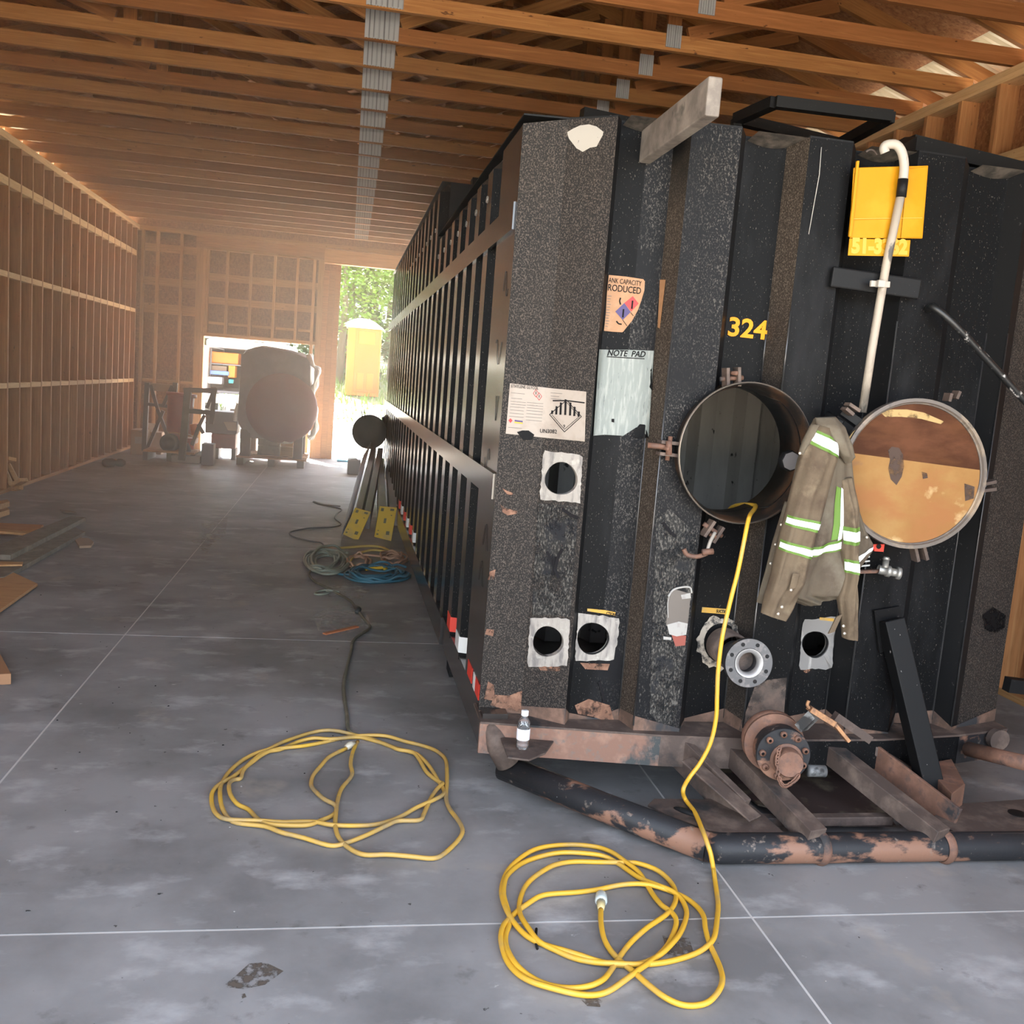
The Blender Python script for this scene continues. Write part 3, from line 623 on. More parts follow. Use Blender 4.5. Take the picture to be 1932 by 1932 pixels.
lid_stain('pale_crust', [(1672, 778), (1690, 772), (1720, 772), (1750, 778), (1786, 795), (1780, 800), (1745, 790), (1710, 786), (1680, 786)], PAL)
lid_stain('pale_crust', [(1608, 832), (1620, 815), (1640, 798), (1643, 803), (1625, 822), (1612, 840)], PAL)
# second lid swung open far down the side
c = aty(697, 815, 12.45); n2 = Vector((-.05, -1, 0)).normalized()
s = MB(); s.lathe([(1e-3, -.05), (.12, -.045), (.205, -.012), (.222, 0), (.222, .03), (.2, .035), (1e-3, .035)], c, -n2, mat('grey_green_lid', (.06, .07, .066), .6), 48); sharp(s.build('side_manhole_lid', tank, label='round side manhole lid swung open near the far end'))
s = MB(); s.bar(aty(725, 800, 12.45), aty(742, 790, 12.6), .05, .18, BLACK); s.build('lid_hinge', tank)
s = MB(); [s.bar(aty(a, 790, 12.4), aty(a-2, 774, 12.4), .01, .03, BLACK, up=(0, 1, 0)) for a in (684, 689)]; [s.bar(aty(664, a, 12.4), aty(656, a, 12.4), .01, .03, BLACK, up=(0, 1, 0)) for a in (813, 818)]; s.build('lid_lug', tank)

# ---- pipe-hole patches
PATCH = mat('chalky_patch', (.33, .30, .265), .8, layers=[((.17, .155, .145), 14, .48, .66, (3, 1, .6), 6), ((.42, .39, .345), 30, .55, .7, (1, 1, 1), 3)], bump=(40, .4, .004))
PATCH_G = mat('ground_patch', (.20, .19, .18), .6, layers=[((.42, .40, .37), 22, .56, .68, (1, 1, .3), 5)], bump=(60, .3, .003))
def patch(i, px_quad, m, label):
    c, r = hc[i]; s = MB(); n = 48; inner = []; outer = []; tl, tr, br, bl = [Vector((a, b)) for a, b in px_quad]; px, py, rp = HOLES[i]
    for k in range(n):
        th = 2*math.pi*k/n; dx, dy = math.cos(th), math.sin(th)
        t = 1e9
        for A_, B_ in ((tl, tr), (tr, br), (br, bl), (bl, tl)):
            ex, ey = B_-A_; det = dx*(-ey)+dy*ex
            if abs(det) < 1e-9: continue
            tt = ((A_.x-px)*(-ey)+(A_.y-py)*ex)/det; u = (dx*(A_.y-py)-dy*(A_.x-px))/det
            if tt > 0 and -1e-6 <= u <= 1+1e-6: t = min(t, tt)
        jit = 1+random.uniform(-.035, .03)
        outer.append(front_pt(px+dx*t*jit, py+dy*t*jit, .005)); w_ = rp*(1+.03*math.sin(3*th+i)); inner.append(front_pt(px+dx*w_*1.01, py+dy*w_*1.01, .006))
    lip = [p+Vector((0, .03, 0)) for p in inner]
    s.add(inner+outer+lip, [(k, (k+1) % n, n+(k+1) % n, n+k) for k in range(n)]+[(k, (k+1) % n, 2*n+(k+1) % n, 2*n+k) for k in range(n)], m)
    return s.build('hole_patch', tank, label=label)
patch(0, [(1026, 849), (1100, 858), (1096, 950), (1019, 942)], PATCH, 'chalky white square around the upper round pipe hole')
patch(1, [(1001, 1164), (1076, 1166), (1072, 1256), (996, 1258)], PATCH, 'chalky white square around the lower left pipe hole')
patch(2, [(1090, 1154), (1170, 1166), (1158, 1246), (1084, 1246)], PATCH, 'chalky white square around the lower middle pipe hole')
patch(3, [(1514, 1168), (1578, 1163), (1572, 1262), (1506, 1262)], PATCH_G, 'ground bare metal square around the right pipe hole')

# ---- stub nozzle and bolted flange
s = MB(); c = front_pt(1360, 1213, 0)
s.lathe([(.070, -.02), (.072, -.13), (.062, -.13), (.058, .06)], c, (0, 1, 0), RUST_DK, 36)
n = 40; ring = [(front_pt(1358+math.cos(2*math.pi*k/n)*(42+random.uniform(-3, 6)), 1212+math.sin(2*math.pi*k/n)*(48+random.uniform(-3, 7)), .006)) for k in range(n)]
inn = [front_pt(1360+math.cos(2*math.pi*k/n)*33, 1212+math.sin(2*math.pi*k/n)*37, .007) for k in range(n)]
s.add(ring+inn, [(k, (k+1) % n, n+(k+1) % n, n+k) for k in range(n)], mat('burnt_paint_ring', (.42, .36, .29), .85, layers=[((.06, .055, .05), 34, .45, .6, (1, 1, 1), 4)])); s.build('cut_nozzle', tank)
STEELD = mat('flange_steel', (.07, .07, .075), .4, .5, layers=[((.14, .13, .13), 30, .5, .7)]); BRIGHT = mat('ground_bright_steel', (.34, .33, .32), .45, .5, layers=[((.25, .25, .25), 40, .55, .7)])
fc = aty(1411, 1250, 3.26); fn = Vector((-.06, -1, .10)).normalized(); fr_ = 46*(fc-CAM).dot(FWD)/F_PX
fl = link('pipe_flange', None, tank)
s = MB(); s.lathe([(fr_*.44, .0), (fr_*.60, -.010), (fr_*.62, -.012), (fr_*1.0, -.012), (fr_*1.0, .014), (fr_*.62, .016), (fr_*.62, .15), (fr_*.50, .15), (fr_*.44, .0)], fc, -fn, STEELD, 56); sharp(s.build('flange_plate', fl))
s = MB(); s.lathe([(fr_*.41, .012), (fr_*.44, -.013), (fr_*.60, -.014)], fc, -fn, BRIGHT, 56); s.build('raised_face', fl)
fa = fn.cross(Vector((0, 0, 1))).normalized(); fb = fa.cross(fn)
for k in range(8):
    t = 2*math.pi*(k+.5)/8; s = MB(); s.disc(fc+fn*.0122+(fa*math.cos(t)+fb*math.sin(t))*fr_*.81, fn, fr_*.085, .0008, BLACK, 14); s.build('bolt_hole', fl)
s = MB(); s.disc(fc-fn*.06, fn, fr_*.45, .004, RUST_DK, 30); s.build('flange_bore', fl)

# ---- bottom valve: two rusty discs, cap, lugs, chain and handle
vc = aty(1478, 1424, 3.12); vn = Vector((-.17, -1, .02)).normalized(); k_ = (vc-CAM).dot(FWD)/F_PX
va = vn.cross(Vector((0, 0, 1))).normalized(); vb = va.cross(vn)
vb = -vb if vb.z < 0 else vb; va = -va if va.x < 0 else va
val = link('bottom_valve', None, tank)
s = MB(); s.lathe([(60*k_*.5, .14), (56*k_, .10), (58*k_, .085), (58*k_, .055), (54*k_, .05)], aty(1466, 1409, 3.16), -vn, RUST, 44); s.disc(aty(1466, 1409, 3.16)-vn*.05, vn, 58*k_, .012, RUST, 44); s.build('rear_flange', val)
s = MB(); s.lathe([(1e-3, -.002), (50*k_, -.002), (51*k_, .0), (51*k_, .028), (48*k_, .03), (48*k_, .075)], vc, -vn, RUST_BK, 44); sharp(s.build('front_flange', val))
cc = vc+vn*.01+va*6*k_-vb*8*k_
s = MB(); s.lathe([(1e-3, -.045), (24*k_, -.045), (26*k_, -.038), (26*k_, .0), (31*k_, .004), (31*k_, .02)], cc, -vn, RUST, 36); sharp(s.build('blind_cap', val))
for k in range(9):
    t = 2*math.pi*k/9+.3; p = vc+(va*math.cos(t)+vb*math.sin(t))*41*k_; s = MB(); s.lathe([(.011, -.002), (.013, -.014), (.006, -.018)], p, -vn, RUST, 10); s.build('bolt_lug', val)
path = smooth_path([vc+vn*.05+va*-17*k_+vb*22*k_, vc+vn*.06-va*20*k_-vb*4*k_, vc+vn*.065-va*12*k_-vb*38*k_, vc+vn*.06+va*0*k_-vb*49*k_, vc+vn*.06+va*16*k_-vb*37*k_, vc+vn*.06+va*22*k_-vb*28*k_], 5)
n = 0
for i in range(0, len(path)-1, 1):
    a, b = path[i], path[i+1]; m_ = (a+b)/2; d = (b-a).normalized(); sd = d.cross(vn if i % 2 else vb).normalized()
    if sd.length < .1: sd = va
    s = MB(); s.tube([m_+d*math.cos(t)*.0115+sd*math.sin(t)*.0062 for t in [2*math.pi*j/10 for j in range(10)]], .0028, RUST, 5, closed=True); s.build('chain_link', val)
hm = mat('latch_rust', (.38, .19, .085), .8, layers=[((.16, .085, .05), 20, .45, .6)])
s = MB(); s.bar(aty(1512, 1372, 3.14), aty(1538, 1346, 3.10), .05, .035, mat('worn_link', (.28, .28, .27), .5, .3, layers=[((.05, .05, .05), 14, .5, .6)])); s.build('handle_link', val)
s = MB(); s.bar(aty(1527, 1336, 3.09), aty(1572, 1364, 3.07), .02, .05, hm, up=(0, -1, 0)); s.tube(smooth_path([aty(1527, 1336, 3.08), aty(1523, 1330, 3.08), aty(1526, 1322, 3.08)]), .006, hm, 6); s.bar(aty(1572, 1364, 3.07), aty(1600, 1398, 3.05), .012, .035, hm, up=(0, -1, 0)); s.build('handle_bracket', val)
s = MB(); s.bar(aty(1575, 1350, 3.12), aty(1640, 1395, 3.12), .03, .03, RUST_DK); s.build('handle_bar', val)
s = MB(); s.tube([aty(1524, 1454, 3.10), aty(1556, 1455, 3.10)], .022, mat('worn_pipe', (.16, .165, .165), .5, .3, layers=[((.05, .05, .05), 18, .5, .6)]), 16); s.build('drain_stub', val)

# ---- small valve right of the jacket, red bracket
BRASS = mat('dull_nickel', (.36, .35, .32), .4, .6)
s = MB(); s.lathe([(.018, 0), (.018, .03), (.022, .03), (.022, .045), (.016, .05), (.016, .07), (.024, .07), (.024, .085), (.018, .085)], aty(1657, 1074, 3.33), (1, -.25, -.12), BRASS, 18); s.lathe([(.012, 0), (.012, .03), (.016, .03), (.01, .04)], aty(1670, 1070, 3.31), (0, 0, 1), BRASS, 14); s.build('sample_valve', tank)
s = MB(); s.bar(aty(1610, 1079, 3.34), aty(1664, 1077, 3.34), .02, .012, RUST); s.build('sample_pipe', tank)
for k in range(3): s = MB(); s.bar(aty(1618+2*k, 1052+8*k, 3.35), aty(1640, 1050+8*k, 3.35), .01, .006, GALV); s.build('nameplate_slat', tank)
s = MB(); s.prism([aty(1646, 1027, 3.30), aty(1669, 1027, 3.30), aty(1667, 1041, 3.30), aty(1650, 1040, 3.30)], (0, .012, 0), TAPE_R); s.disc(aty(1658, 1031, 3.298), (0, -1, 0), .010, .001, BLACK, 16); s.build('red_bracket', tank)

# ---- yellow placard holder, number plate, vent pipe
PLY = mat('placard_yellow', (.47, .21, .004), .5, spec=.2, layers=[((.52, .25, .012), 5, .5, .7, (1, 1, 1), 5)]); PLY2 = mat('placard_yellow_light', (.56, .31, .03), .5)
yy = 3.36
s = MB(); s.prism([aty(1611, 316, yy), aty(1752, 312, yy), aty(1741, 450, yy), aty(1603, 449, yy)], (0, .006, 0), PLY); s.build('placard_holder', tank, bevel=.008)
s = MB(); s.prism([aty(1617, 303, yy-.01), aty(1622, 303, yy-.01), aty(1608, 447, yy-.01), aty(1602, 446, yy-.01)], (0, .01, 0), PLY); s.build('placard_lip', tank, bevel=.002)
s = MB(); s.prism([aty(1713, 318, yy-.006), aty(1750, 314, yy-.002), aty(1740, 448, yy-.002), aty(1700, 449, yy-.006)], (0, .004, 0), PLY); s.build('placard_cover', tank, bevel=.002)
s = MB(); a, b = aty(1606, 413, yy-.007), aty(1740, 411, yy-.007); s.bar(a, b, .002, .0025, PLY2); s.build('placard_slot', tank)
s = MB(); s.prism([aty(1603, 450, yy), aty(1718, 453, yy), aty(1715, 484, yy), aty(1600, 482, yy)], (0, .004, 0), PLY); s.build('number_plate', tank, bevel=.001)
o_ = aty(1606, 476, yy-.001); text_mesh('plate_number', '51-3362', .072, o_, aty(1716, 479, yy)-o_, (0, 0, 1), PLY2, tank, offset=.004, width=(aty(1712, 479, yy)-o_).length)
VP = [(1670, 288), (1668, 279), (1674, 273), (1690, 273), (1701, 286), (1706, 310), (1704, 340)]
s = MB(); s.tube(smooth_path([aty(a, b, 3.33) for a, b in VP], 6), .0165, WHITE, 16); s.build('vent_pipe_bend', tank)
s = MB(); s.tube([aty(1704, 338, 3.33), aty(1700, 372, 3.33)], .0185, BLACK, 16); s.build('vent_pipe_coupling', tank)
s = MB(); s.tube([aty(1700, 366, 3.335), aty(1672, 500, 3.345), aty(1645, 660, 3.36), aty(1627, 778, 3.37)], .0155, mat('vent_white_chipped', (.36, .31, .25), .6, layers=[((.025, .025, .025), 20, .50, .56, (1, 1, .35), 5, 2.2, .35, .6)]), 16); s.build('vent_pipe', tank)
s = MB(); s.bar(aty(1568, 522, 3.39), aty(1735, 546, 3.37), .02, .075, BLACK); s.build('vent_bracket', tank, bevel=.006)
s = MB(); s.bar(aty(1642, 535, 3.335), aty(1678, 537, 3.335), .012, .022, WHITE); s.bar(aty(1655, 535, 3.32), aty(1668, 536, 3.32), .02, .026, WHITE); s.build('vent_clamp', tank, bevel=.002)
s = MB(); s.tube(smooth_path([aty(1655, 292, 3.37), aty(1648, 284, 3.37), aty(1640, 283, 3.37), aty(1634, 287, 3.37)]), .004, RUST_DK, 6); s.build('wire_loop', tank)
# scuffed grab bar running down to the right
s = MB(); s.tube(smooth_path([front_pt(1748, 584, .01), aty(1762, 580, 3.36), aty(1800, 612, 3.33), aty(1850, 665, 3.33), aty(1960, 785, 3.33)], 4), .014, mat('grab_bar', (.012, .012, .012), .4, layers=[((.5, .48, .46), 30, .60, .66, (1, 1, 1), 4, 2.5, .45, .6)]), 10); s.build('grab_bar', tank)
# plank-like lug sticking out of the top of the front
s = MB(); s.box(1.012, 1.058, 2.86, 3.53, 2.44, 2.555, mat('dusty_steel_lug', (.13, .11, .095), .7, layers=[((.24, .21, .18), 12, .42, .66, (1, 1, 1), 6), ((.04, .035, .03), 7, .6, .7)])); s.build('lifting_lug', tank, bevel=.006)
# railing folded flat on the deck
s = MB(); Q = [A(1462, 193, 2.85), A(1680, 220, 2.85), A(1585, 272, 2.85), A(1390, 225, 2.85)]
for a, b in zip(Q, Q[1:]+Q[:1]): s.bar(a, b, .045, .045, BLACK)
for p in (Q[2], Q[3]): s.bar(p, (p.x, p.y, Z1), .04, .04, BLACK, up=(0, 1, 0))
s.build('folded_rail', tank)
s = MB(); s.bar(A(1718, 270, 2.72), A(1960, 330, 2.66), .05, .06, BLACK); s.bar(A(1718, 270, 2.72), A(1690, 286, 2.62), .05, .05, BLACK); s.build('folded_rail', tank)
s = MB(); s.bar((1.02, 4.6, 2.86), (1.75, 4.7, 2.83), .06, .10, BLACK); s.bar((1.14, 4.62, 2.58), (1.14, 4.62, 2.9), .05, .05, BLACK, up=(0, 1, 0)); s.lathe([(1e-3, -.03), (.012, -.03), (.014, 0)], (1.15, 4.58, 2.87), (0, 1, 0), GALV, 10); s.build('deck_hatch_bar', tank)
s = MB(); [s.box(1.35+.16*k, 1.52+.16*k, 5.0, 5.2, Z1, Z1+.09+.02*(k % 2), TOPM) for k in range(4)]; s.build('hatch_ridge', tank, bevel=.01)
# ------------------------------------------------------------ stickers, worn print and paint marks on the tank front
def decal(name, tops, bots, m, off=.004, ny=6, sub=3, label=None, parent=None):
    T = []; B = []
    for P_, out in ((tops, T), (bots, B)):
        for a, b in zip(P_[:-1], P_[1:]):
            for k in range(sub): t = k/sub; out.append((a[0]+(b[0]-a[0])*t, a[1]+(b[1]-a[1])*t))
        out.append(P_[-1])
    v = []; n = len(T)
    for j in range(ny+1):
        for i in range(n):
            t = j/ny; v.append(front_pt(T[i][0]+(B[i][0]-T[i][0])*t, T[i][1]+(B[i][1]-T[i][1])*t, off))
    s = MB(); s.add(v, [(j*n+i, j*n+i+1, (j+1)*n+i+1, (j+1)*n+i) for j in range(ny) for i in range(n-1)], m, True)
    return s.build(name, parent or tank, label=label)
def fdir(a, b, off=.006):
    p, q_ = front_pt(*a, off), front_pt(*b, off); return p, q_-p
INK = mat('sticker_ink', (.012, .011, .012), .8, spec=.1)
INK_G = mat('sticker_grey_ink', (.11, .10, .095), .7)
PAPER = mat('aged_sticker', (.32, .27, .225), .6, layers=[((.26, .21, .17), 14, .5, .7, (1, 1, 1), 6), ((.16, .14, .13), 60, .70, .76, (1, 1, 1), 3)])
PAPER2 = mat('tan_sticker', (.31, .16, .075), .6, layers=[((.36, .20, .105), 30, .5, .7, (1, 1, 1), 5)])
NOTE = mat('note_pad_sheet', (.19, .21, .195), .6, layers=[((.28, .295, .27), 26, .5, .66, (4, 1, .5), 6), ((.10, .11, .11), 34, .63, .68, (3, 1, .35), 4)])
REDP = mat('print_red', (.36, .03, .03), .6); BLUEP = mat('print_violet', (.05, .035, .12), .6); YELP = mat('print_amber', (.5, .28, .03), .6)
# ethylene glycol sheet
sg = link('safety_sheet', None, tank); sg['label'] = 'pale printed ethylene glycol sheet with striped diamond'
decal('sheet', [(962, 723), (1036, 732), (1107, 739)], [(954, 818), (1030, 826), (1104, 833)], PAPER, .004, 8, 5, parent=sg)
p, d = fdir((964, 731), (1015, 735)); text_mesh('heading', 'ETHYLENE GLYCOL', .017, p, d, (0, 0, 1), INK, sg, width=d.length)
p, d = fdir((1018, 816), (1051, 818)); text_mesh('number', 'UN3082', .021, p, d, (0, 0, 1), INK, sg, width=d.length)
p, d = fdir((1063, 807), (1070, 808)); text_mesh('class_figure', '9', .018, p, d, (0, 0, 1), INK, sg)
def line(pts, r, m, name, parent, off=.0055, flat=True):
    s = MB()
    for a, b in zip(pts[:-1], pts[1:]):
        A_, B_ = front_pt(*a, off), front_pt(*b, off); s.bar(A_, B_, r, .0008, m, up=(0, -1, .0))
    return s.build(name, parent)
dm = [(1070, 755), (1098, 786), (1066, 815), (1038, 782), (1070, 755)]
line(dm, .0025, INK, 'diamond', sg); line([(1070, 759), (1094, 786), (1066, 810), (1042, 782)], .0016, INK, 'diamond_inner', sg)
s = MB()
for k, (x, y0, y1) in enumerate(((1043, 774, 781), (1051, 766, 782), (1059, 759, 782.5), (1068, 753, 783), (1077, 759, 784), (1085, 767, 785), (1093, 776, 786))):
    s.add([front_pt(x-2+.5, y0, .0055), front_pt(x+2.2, y0+1, .0055), front_pt(x+1.4, y1, .0055), front_pt(x-2.6, y1, .0055)], [(0, 1, 2, 3)], INK)
s.build('diamond_stripes', sg)
line([(1044, 756), (1070, 756), (1104, 760)], .0045, INK, 'drawn_line', sg)
for k, (a, b, y) in enumerate(((964, 990, 741), (964, 985, 751), (963, 992, 757), (963, 992, 762), (962, 990, 767), (962, 988, 773), (961, 988, 779), (960, 988, 785), (994, 1030, 759), (994, 1026, 764), (994, 1028, 769), (993, 1025, 774), (993, 1027, 780), (992, 1024, 786), (992, 1022, 792), (959, 985, 806), (1040, 1062, 741), (1040, 1056, 747), (1040, 1060, 752))):
    line([(a, y), (b, y+(b-a)*.09)], .0013, INK_G, 'small_print', sg)
for x, y in ((1011, 741), (1017, 747)): line([(x, y-6), (x+5, y+1), (x, y+8), (x-5, y+1), (x, y-6)], .0018, REDP, 'hazard_diamond', sg); line([(x, y-2), (x, y+3)], .002, INK, 'hazard_mark', sg)
decal('print_bar', [(971, 792), (986, 794)], [(971, 795), (986, 797)], BLUEP, .0056, 1, 1, parent=sg); decal('print_bar', [(971, 795), (986, 797)], [(970, 798), (986, 800)], YELP, .0056, 1, 1, parent=sg)
s = MB(); s.add([front_pt(*c_, .0056) for c_ in ((963, 789), (967, 793), (963, 798), (959, 793))], [(0, 1, 2, 3)], REDP); s.build('print_diamond', sg)
decal('oil_smudge', [(975, 815), (985, 812), (997, 812), (1008, 820)], [(985, 828), (988, 830), (996, 830), (1004, 829)], TANK, .006, 3, 3)
# tank capacity label, torn
tl = link('capacity_label', None, tank); tl['label'] = 'torn tan tank capacity label with red and violet diamond'
decal('sheet', [(1148, 519), (1180, 522), (1213, 527), (1216, 531)], [(1137, 624), (1155, 626), (1173, 627), (1175, 626)], PAPER2, .005, 3, 2, parent=tl)
bs_ = [(1216, 531), (1215, 548), (1210, 565), (1203, 585), (1192, 605), (1175, 626)]
s = MB(); s.add([front_pt(*c_, .0048) for c_ in [(1213, 527)]+bs_+[(1173, 627)]], [tuple(range(8))], PAPER2); s.build('torn_edge', tl)
p, d = fdir((1147, 533), (1209, 540), .0065); text_mesh('heading', 'ANK CAPACITY', .026, p, d, (0, 0, 1), INK, tl, width=d.length)
p, d = fdir((1145, 548), (1207, 555), .0065); text_mesh('heading', 'RODUCED', .034, p, d, (0, 0, 1), INK, tl, offset=.0003, width=d.length)
for qd, m, ctr in ((((1193, 559), (1204, 573), (1190, 588), (1177, 572)), REDP, (1188, 582)), (((1177, 572), (1189, 589), (1174, 604), (1160, 588)), BLUEP, (1171, 598))):
    s = MB(); s.add([front_pt(*c_, .0065) for c_ in qd], [(0, 1, 2, 3)], m); s.build('diamond_field', tl)
    p, d = fdir((ctr[0]-2, ctr[1]), (ctr[0]+8, ctr[1]+1), .0072); text_mesh('figure', '1', .042, p, d, (0, 0, 1), INK, tl, offset=.001)
line([(1174, 604), (1182, 615)], .002, INK, 'diamond_edge', tl, .0065); line([(1189, 590), (1194, 596)], .002, INK, 'diamond_edge', tl, .0065)
for a in (((1170, 562), (1168, 568), (1170, 575)), ((1162, 606), (1166, 611), (1172, 612))): line(a, .005, INK, 'arrow', tl, .0065)
for k in range(12): line([(1143-.45*k, 558+5.2*k), (1153-.45*k-(k % 3), 559+5.2*k)], .0018, INK_G, 'small_print', tl, .0065)
decal('label_remnant', [(1247, 528), (1258, 528)], [(1243, 618), (1247, 620)], PAPER2, .005, 3, 2)
# note pad
npd = link('note_pad', None, tank); npd['label'] = 'pale chalky note pad panel with torn edges'
decal('sheet', [(1128, 659), (1150, 660), (1180, 660), (1210, 661), (1236, 662)], [(1117, 822), (1140, 820), (1175, 822), (1200, 806), (1226, 824)], NOTE, .005, 8, 5, parent=npd)
decal('tear', [(1226, 698), (1232, 690)], [(1228, 730), (1233, 738)], TANK, .0065, 3, 2, parent=npd); decal('tear', [(1196, 812), (1206, 800), (1216, 801), (1224, 816)], [(1190, 823), (1200, 826), (1212, 826), (1226, 826)], TANK, .0065, 3, 3, parent=npd)
p, d = fdir((1144, 671), (1216, 674), .007); text_mesh('heading', 'NOTE  PAD', .032, p, d, (0, 0, 1), INK, npd, shear=.25, offset=.0006, width=d.length); line([(1144, 673), (1215, 677)], .003, INK, 'underline', npd, .007)
decal('dark_spot', [(1153, 790), (1158, 790)], [(1153, 796), (1158, 797)], INK, .007, 1, 1, parent=npd)
# fleet number
p, d = fdir((1370, 632), (1443, 640), .004); YN = mat('number_yellow', (.70, .26, .008), .5, spec=.2)
text_mesh('fleet_number', '324', .098, p, d, (0, 0, 1), YN, tank, offset=.0025, width=d.length, label='yellow number 324')
# tags over the nozzles
TAGM = mat('worn_yellow_tag', (.48, .27, .035), .6, layers=[((.30, .22, .1), 30, .5, .62)])
decal('worn_tag', [(1107, 1147), (1140, 1150), (1160, 1154)], [(1107, 1152), (1140, 1157), (1160, 1161)], TAGM, .009, 1, 3)
p, d = fdir((1142, 1158), (1159, 1161), .0105); text_mesh('tag_word', 'CTION', .016, p, d, (0, 0, 1), INK, tank, offset=.0004, width=d.length)
decal('worn_tag', [(1324, 1145), (1376, 1149)], [(1323, 1155), (1375, 1159)], TAGM, .004, 1, 3)
p, d = fdir((1350, 1155), (1374, 1157), .0055); text_mesh('tag_word', 'SUCTION', .018, p, d, (0, 0, 1), INK, tank, offset=.0004, width=d.length)
decal('worn_tag', [(1545, 1164), (1572, 1166)], [(1545, 1169), (1572, 1172)], TAGM, .006, 1, 2)
# paint blotch, scraped and rusty marks
WB = mat('white_blotch', (.34, .315, .275), .7, layers=[((.12, .11, .10), 70, .66, .7, (1, 1, .4), 3)])
decal('white_blotch', [(1070, 250), (1082, 243), (1095, 237), (1112, 235), (1126, 239), (1139, 249)], [(1074, 262), (1088, 280), (1100, 287), (1114, 279), (1126, 277), (1138, 255)], WB, .003, 5, 4)
RP = mat('rust_patch', (.15, .072, .043), .8, rag=(22, .34, .50), layers=[((.25, .13, .08), 30, .45, .65)])
for tp, bt in (([(948, 921), (957, 926), (968, 930)], [(952, 927), (958, 933), (966, 934)]), ([(944, 951), (952, 958), (976, 964)], [(948, 966), (958, 972), (975, 969)]), ([(924, 1078), (935, 1074)], [(920, 1094), (932, 1092)]), ([(918, 1186), (932, 1188)], [(915, 1196), (930, 1200)]),
               ([(921, 1285), (932, 1292)], [(913, 1318), (934, 1322)]), ([(934, 1310), (960, 1312), (985, 1302)], [(925, 1330), (955, 1338), (984, 1344)]), ([(1016, 1256), (1060, 1258)], [(1020, 1264), (1056, 1266)]), ([(1094, 1250), (1150, 1252)], [(1104, 1262), (1146, 1264)]), ([(1510, 1262), (1532, 1262)], [(1518, 1269), (1526, 1268)]),
               ([(1084, 1330), (1110, 1318), (1150, 1330)], [(1090, 1346), (1120, 1352), (1160, 1366)])):
    decal('rust_patch', tp, bt, RP, .0045, 2, 3)
FRST = mat('frosted_scrape', (.024, .023, .022), .6, spec=.1, rag=(14, .30, .52), layers=[((.12, .11, .096), 160, .5, .62, (1, 1, .5), 4), ((.02, .02, .022), 9, .55, .62, (1, 1, 1), 5)])
decal('scraped_panel', [(1014, 950), (1050, 952), (1092, 956)], [(1004, 1160), (1040, 1160), (1076, 1164)], FRST, .0025, 8, 4)
decal('scraped_panel', [(1238, 980), (1262, 960), (1290, 985), (1318, 1010)], [(1225, 1345), (1250, 1372), (1270, 1376), (1283, 1300)], FRST, .0025, 12, 5)
decal('dusty_fan', [(1425, 1290), (1450, 1282), (1484, 1278)], [(1392, 1385), (1430, 1388), (1476, 1380)], mat('dusty_rust_fan', (.09, .066, .053), .8, rag=(9, .28, .55), layers=[((.15, .10, .075), 18, .45, .65, (1, 1, 1), 6)]), .0025, 6, 5)
# chalk-marked, ground-off badge between the folds
decal('ground_badge', [(1262, 1118), (1275, 1112), (1303, 1120)], [(1256, 1180), (1275, 1186), (1296, 1184)], mat('bare_badge', (.12, .10, .085), .5), .004, 4, 3)
CH = mat('chalk_white', (.36, .345, .32), .8, layers=[((.3, .28, .26), 40, .55, .65)])
s = MB(); s.tube(smooth_path([front_pt(*c_, .006) for c_ in ((1260, 1125), (1270, 1112), (1288, 1107), (1301, 1108), (1304, 1118))]), .004, CH, 6); s.tube(smooth_path([front_pt(*c_, .005) for c_ in ((1262, 1122), (1259, 1140), (1260, 1165))]), .002, CH, 6); s.build('chalk_mark', tank)
decal('chalk_mark', [(1258, 1178), (1280, 1172), (1297, 1176)], [(1262, 1196), (1276, 1200), (1294, 1197)], CH, .005, 3, 4); decal('chalk_mark', [(1284, 1122), (1302, 1118)], [(1286, 1130), (1303, 1128)], CH, .005, 2, 3)
decal('red_primer', [(1266, 1196), (1294, 1199)], [(1274, 1219), (1292, 1217)], mat('red_primer', (.26, .07, .05), .8), .0045, 2, 2); decal('white_tag', [(1251, 1200), (1266, 1202)], [(1251, 1206), (1266, 1207)], CH, .005, 1, 1)
for pts in ([(1033, 1040), (1042, 1058), (1055, 1090)], [(1062, 1035), (1054, 1050), (1045, 1085)], [(1048, 1050), (1046, 1075)], [(1062, 960), (1078, 972), (1092, 978)], [(1250, 985), (1262, 1002), (1274, 1012)], [(1130, 1285), (1137, 1310), (1140, 1325)]):
    line(pts, .012, INK, 'grease_mark', tank, .006)
s = MB(); s.tube([front_pt(1549, 278, .003), front_pt(1545, 330, .003), front_pt(1525, 442, .003)], .0016, CH, 5); s.build('scratch', tank)
SMU = mat('smudge', (.006, .006, .0065), .6, spec=.08, rag=(26, .30, .52)); decal('black_smudge', [(1852, 1160), (1872, 1145), (1896, 1160)], [(1856, 1186), (1874, 1196), (1894, 1184)], SMU, .004, 3, 3)
SCR = mat('pen_scribble', (.02, .018, .018), .5)
for a, b, z in ((3.68, 3.78, 1.98), (3.72, 3.86, 1.72), (3.70, 3.76, 1.50), (3.82, 3.94, 1.28), (3.70, 3.84, .98), (3.74, 3.86, .82)):
    s = MB(); s.tube(smooth_path([(xs_(a+(b-a)*t/7)-.002, a+(b-a)*t/7, z+.05*math.sin(t*.9+z*5)) for t in range(8)], 3), .0011, SCR, 4); s.build('pen_scribble', tank)

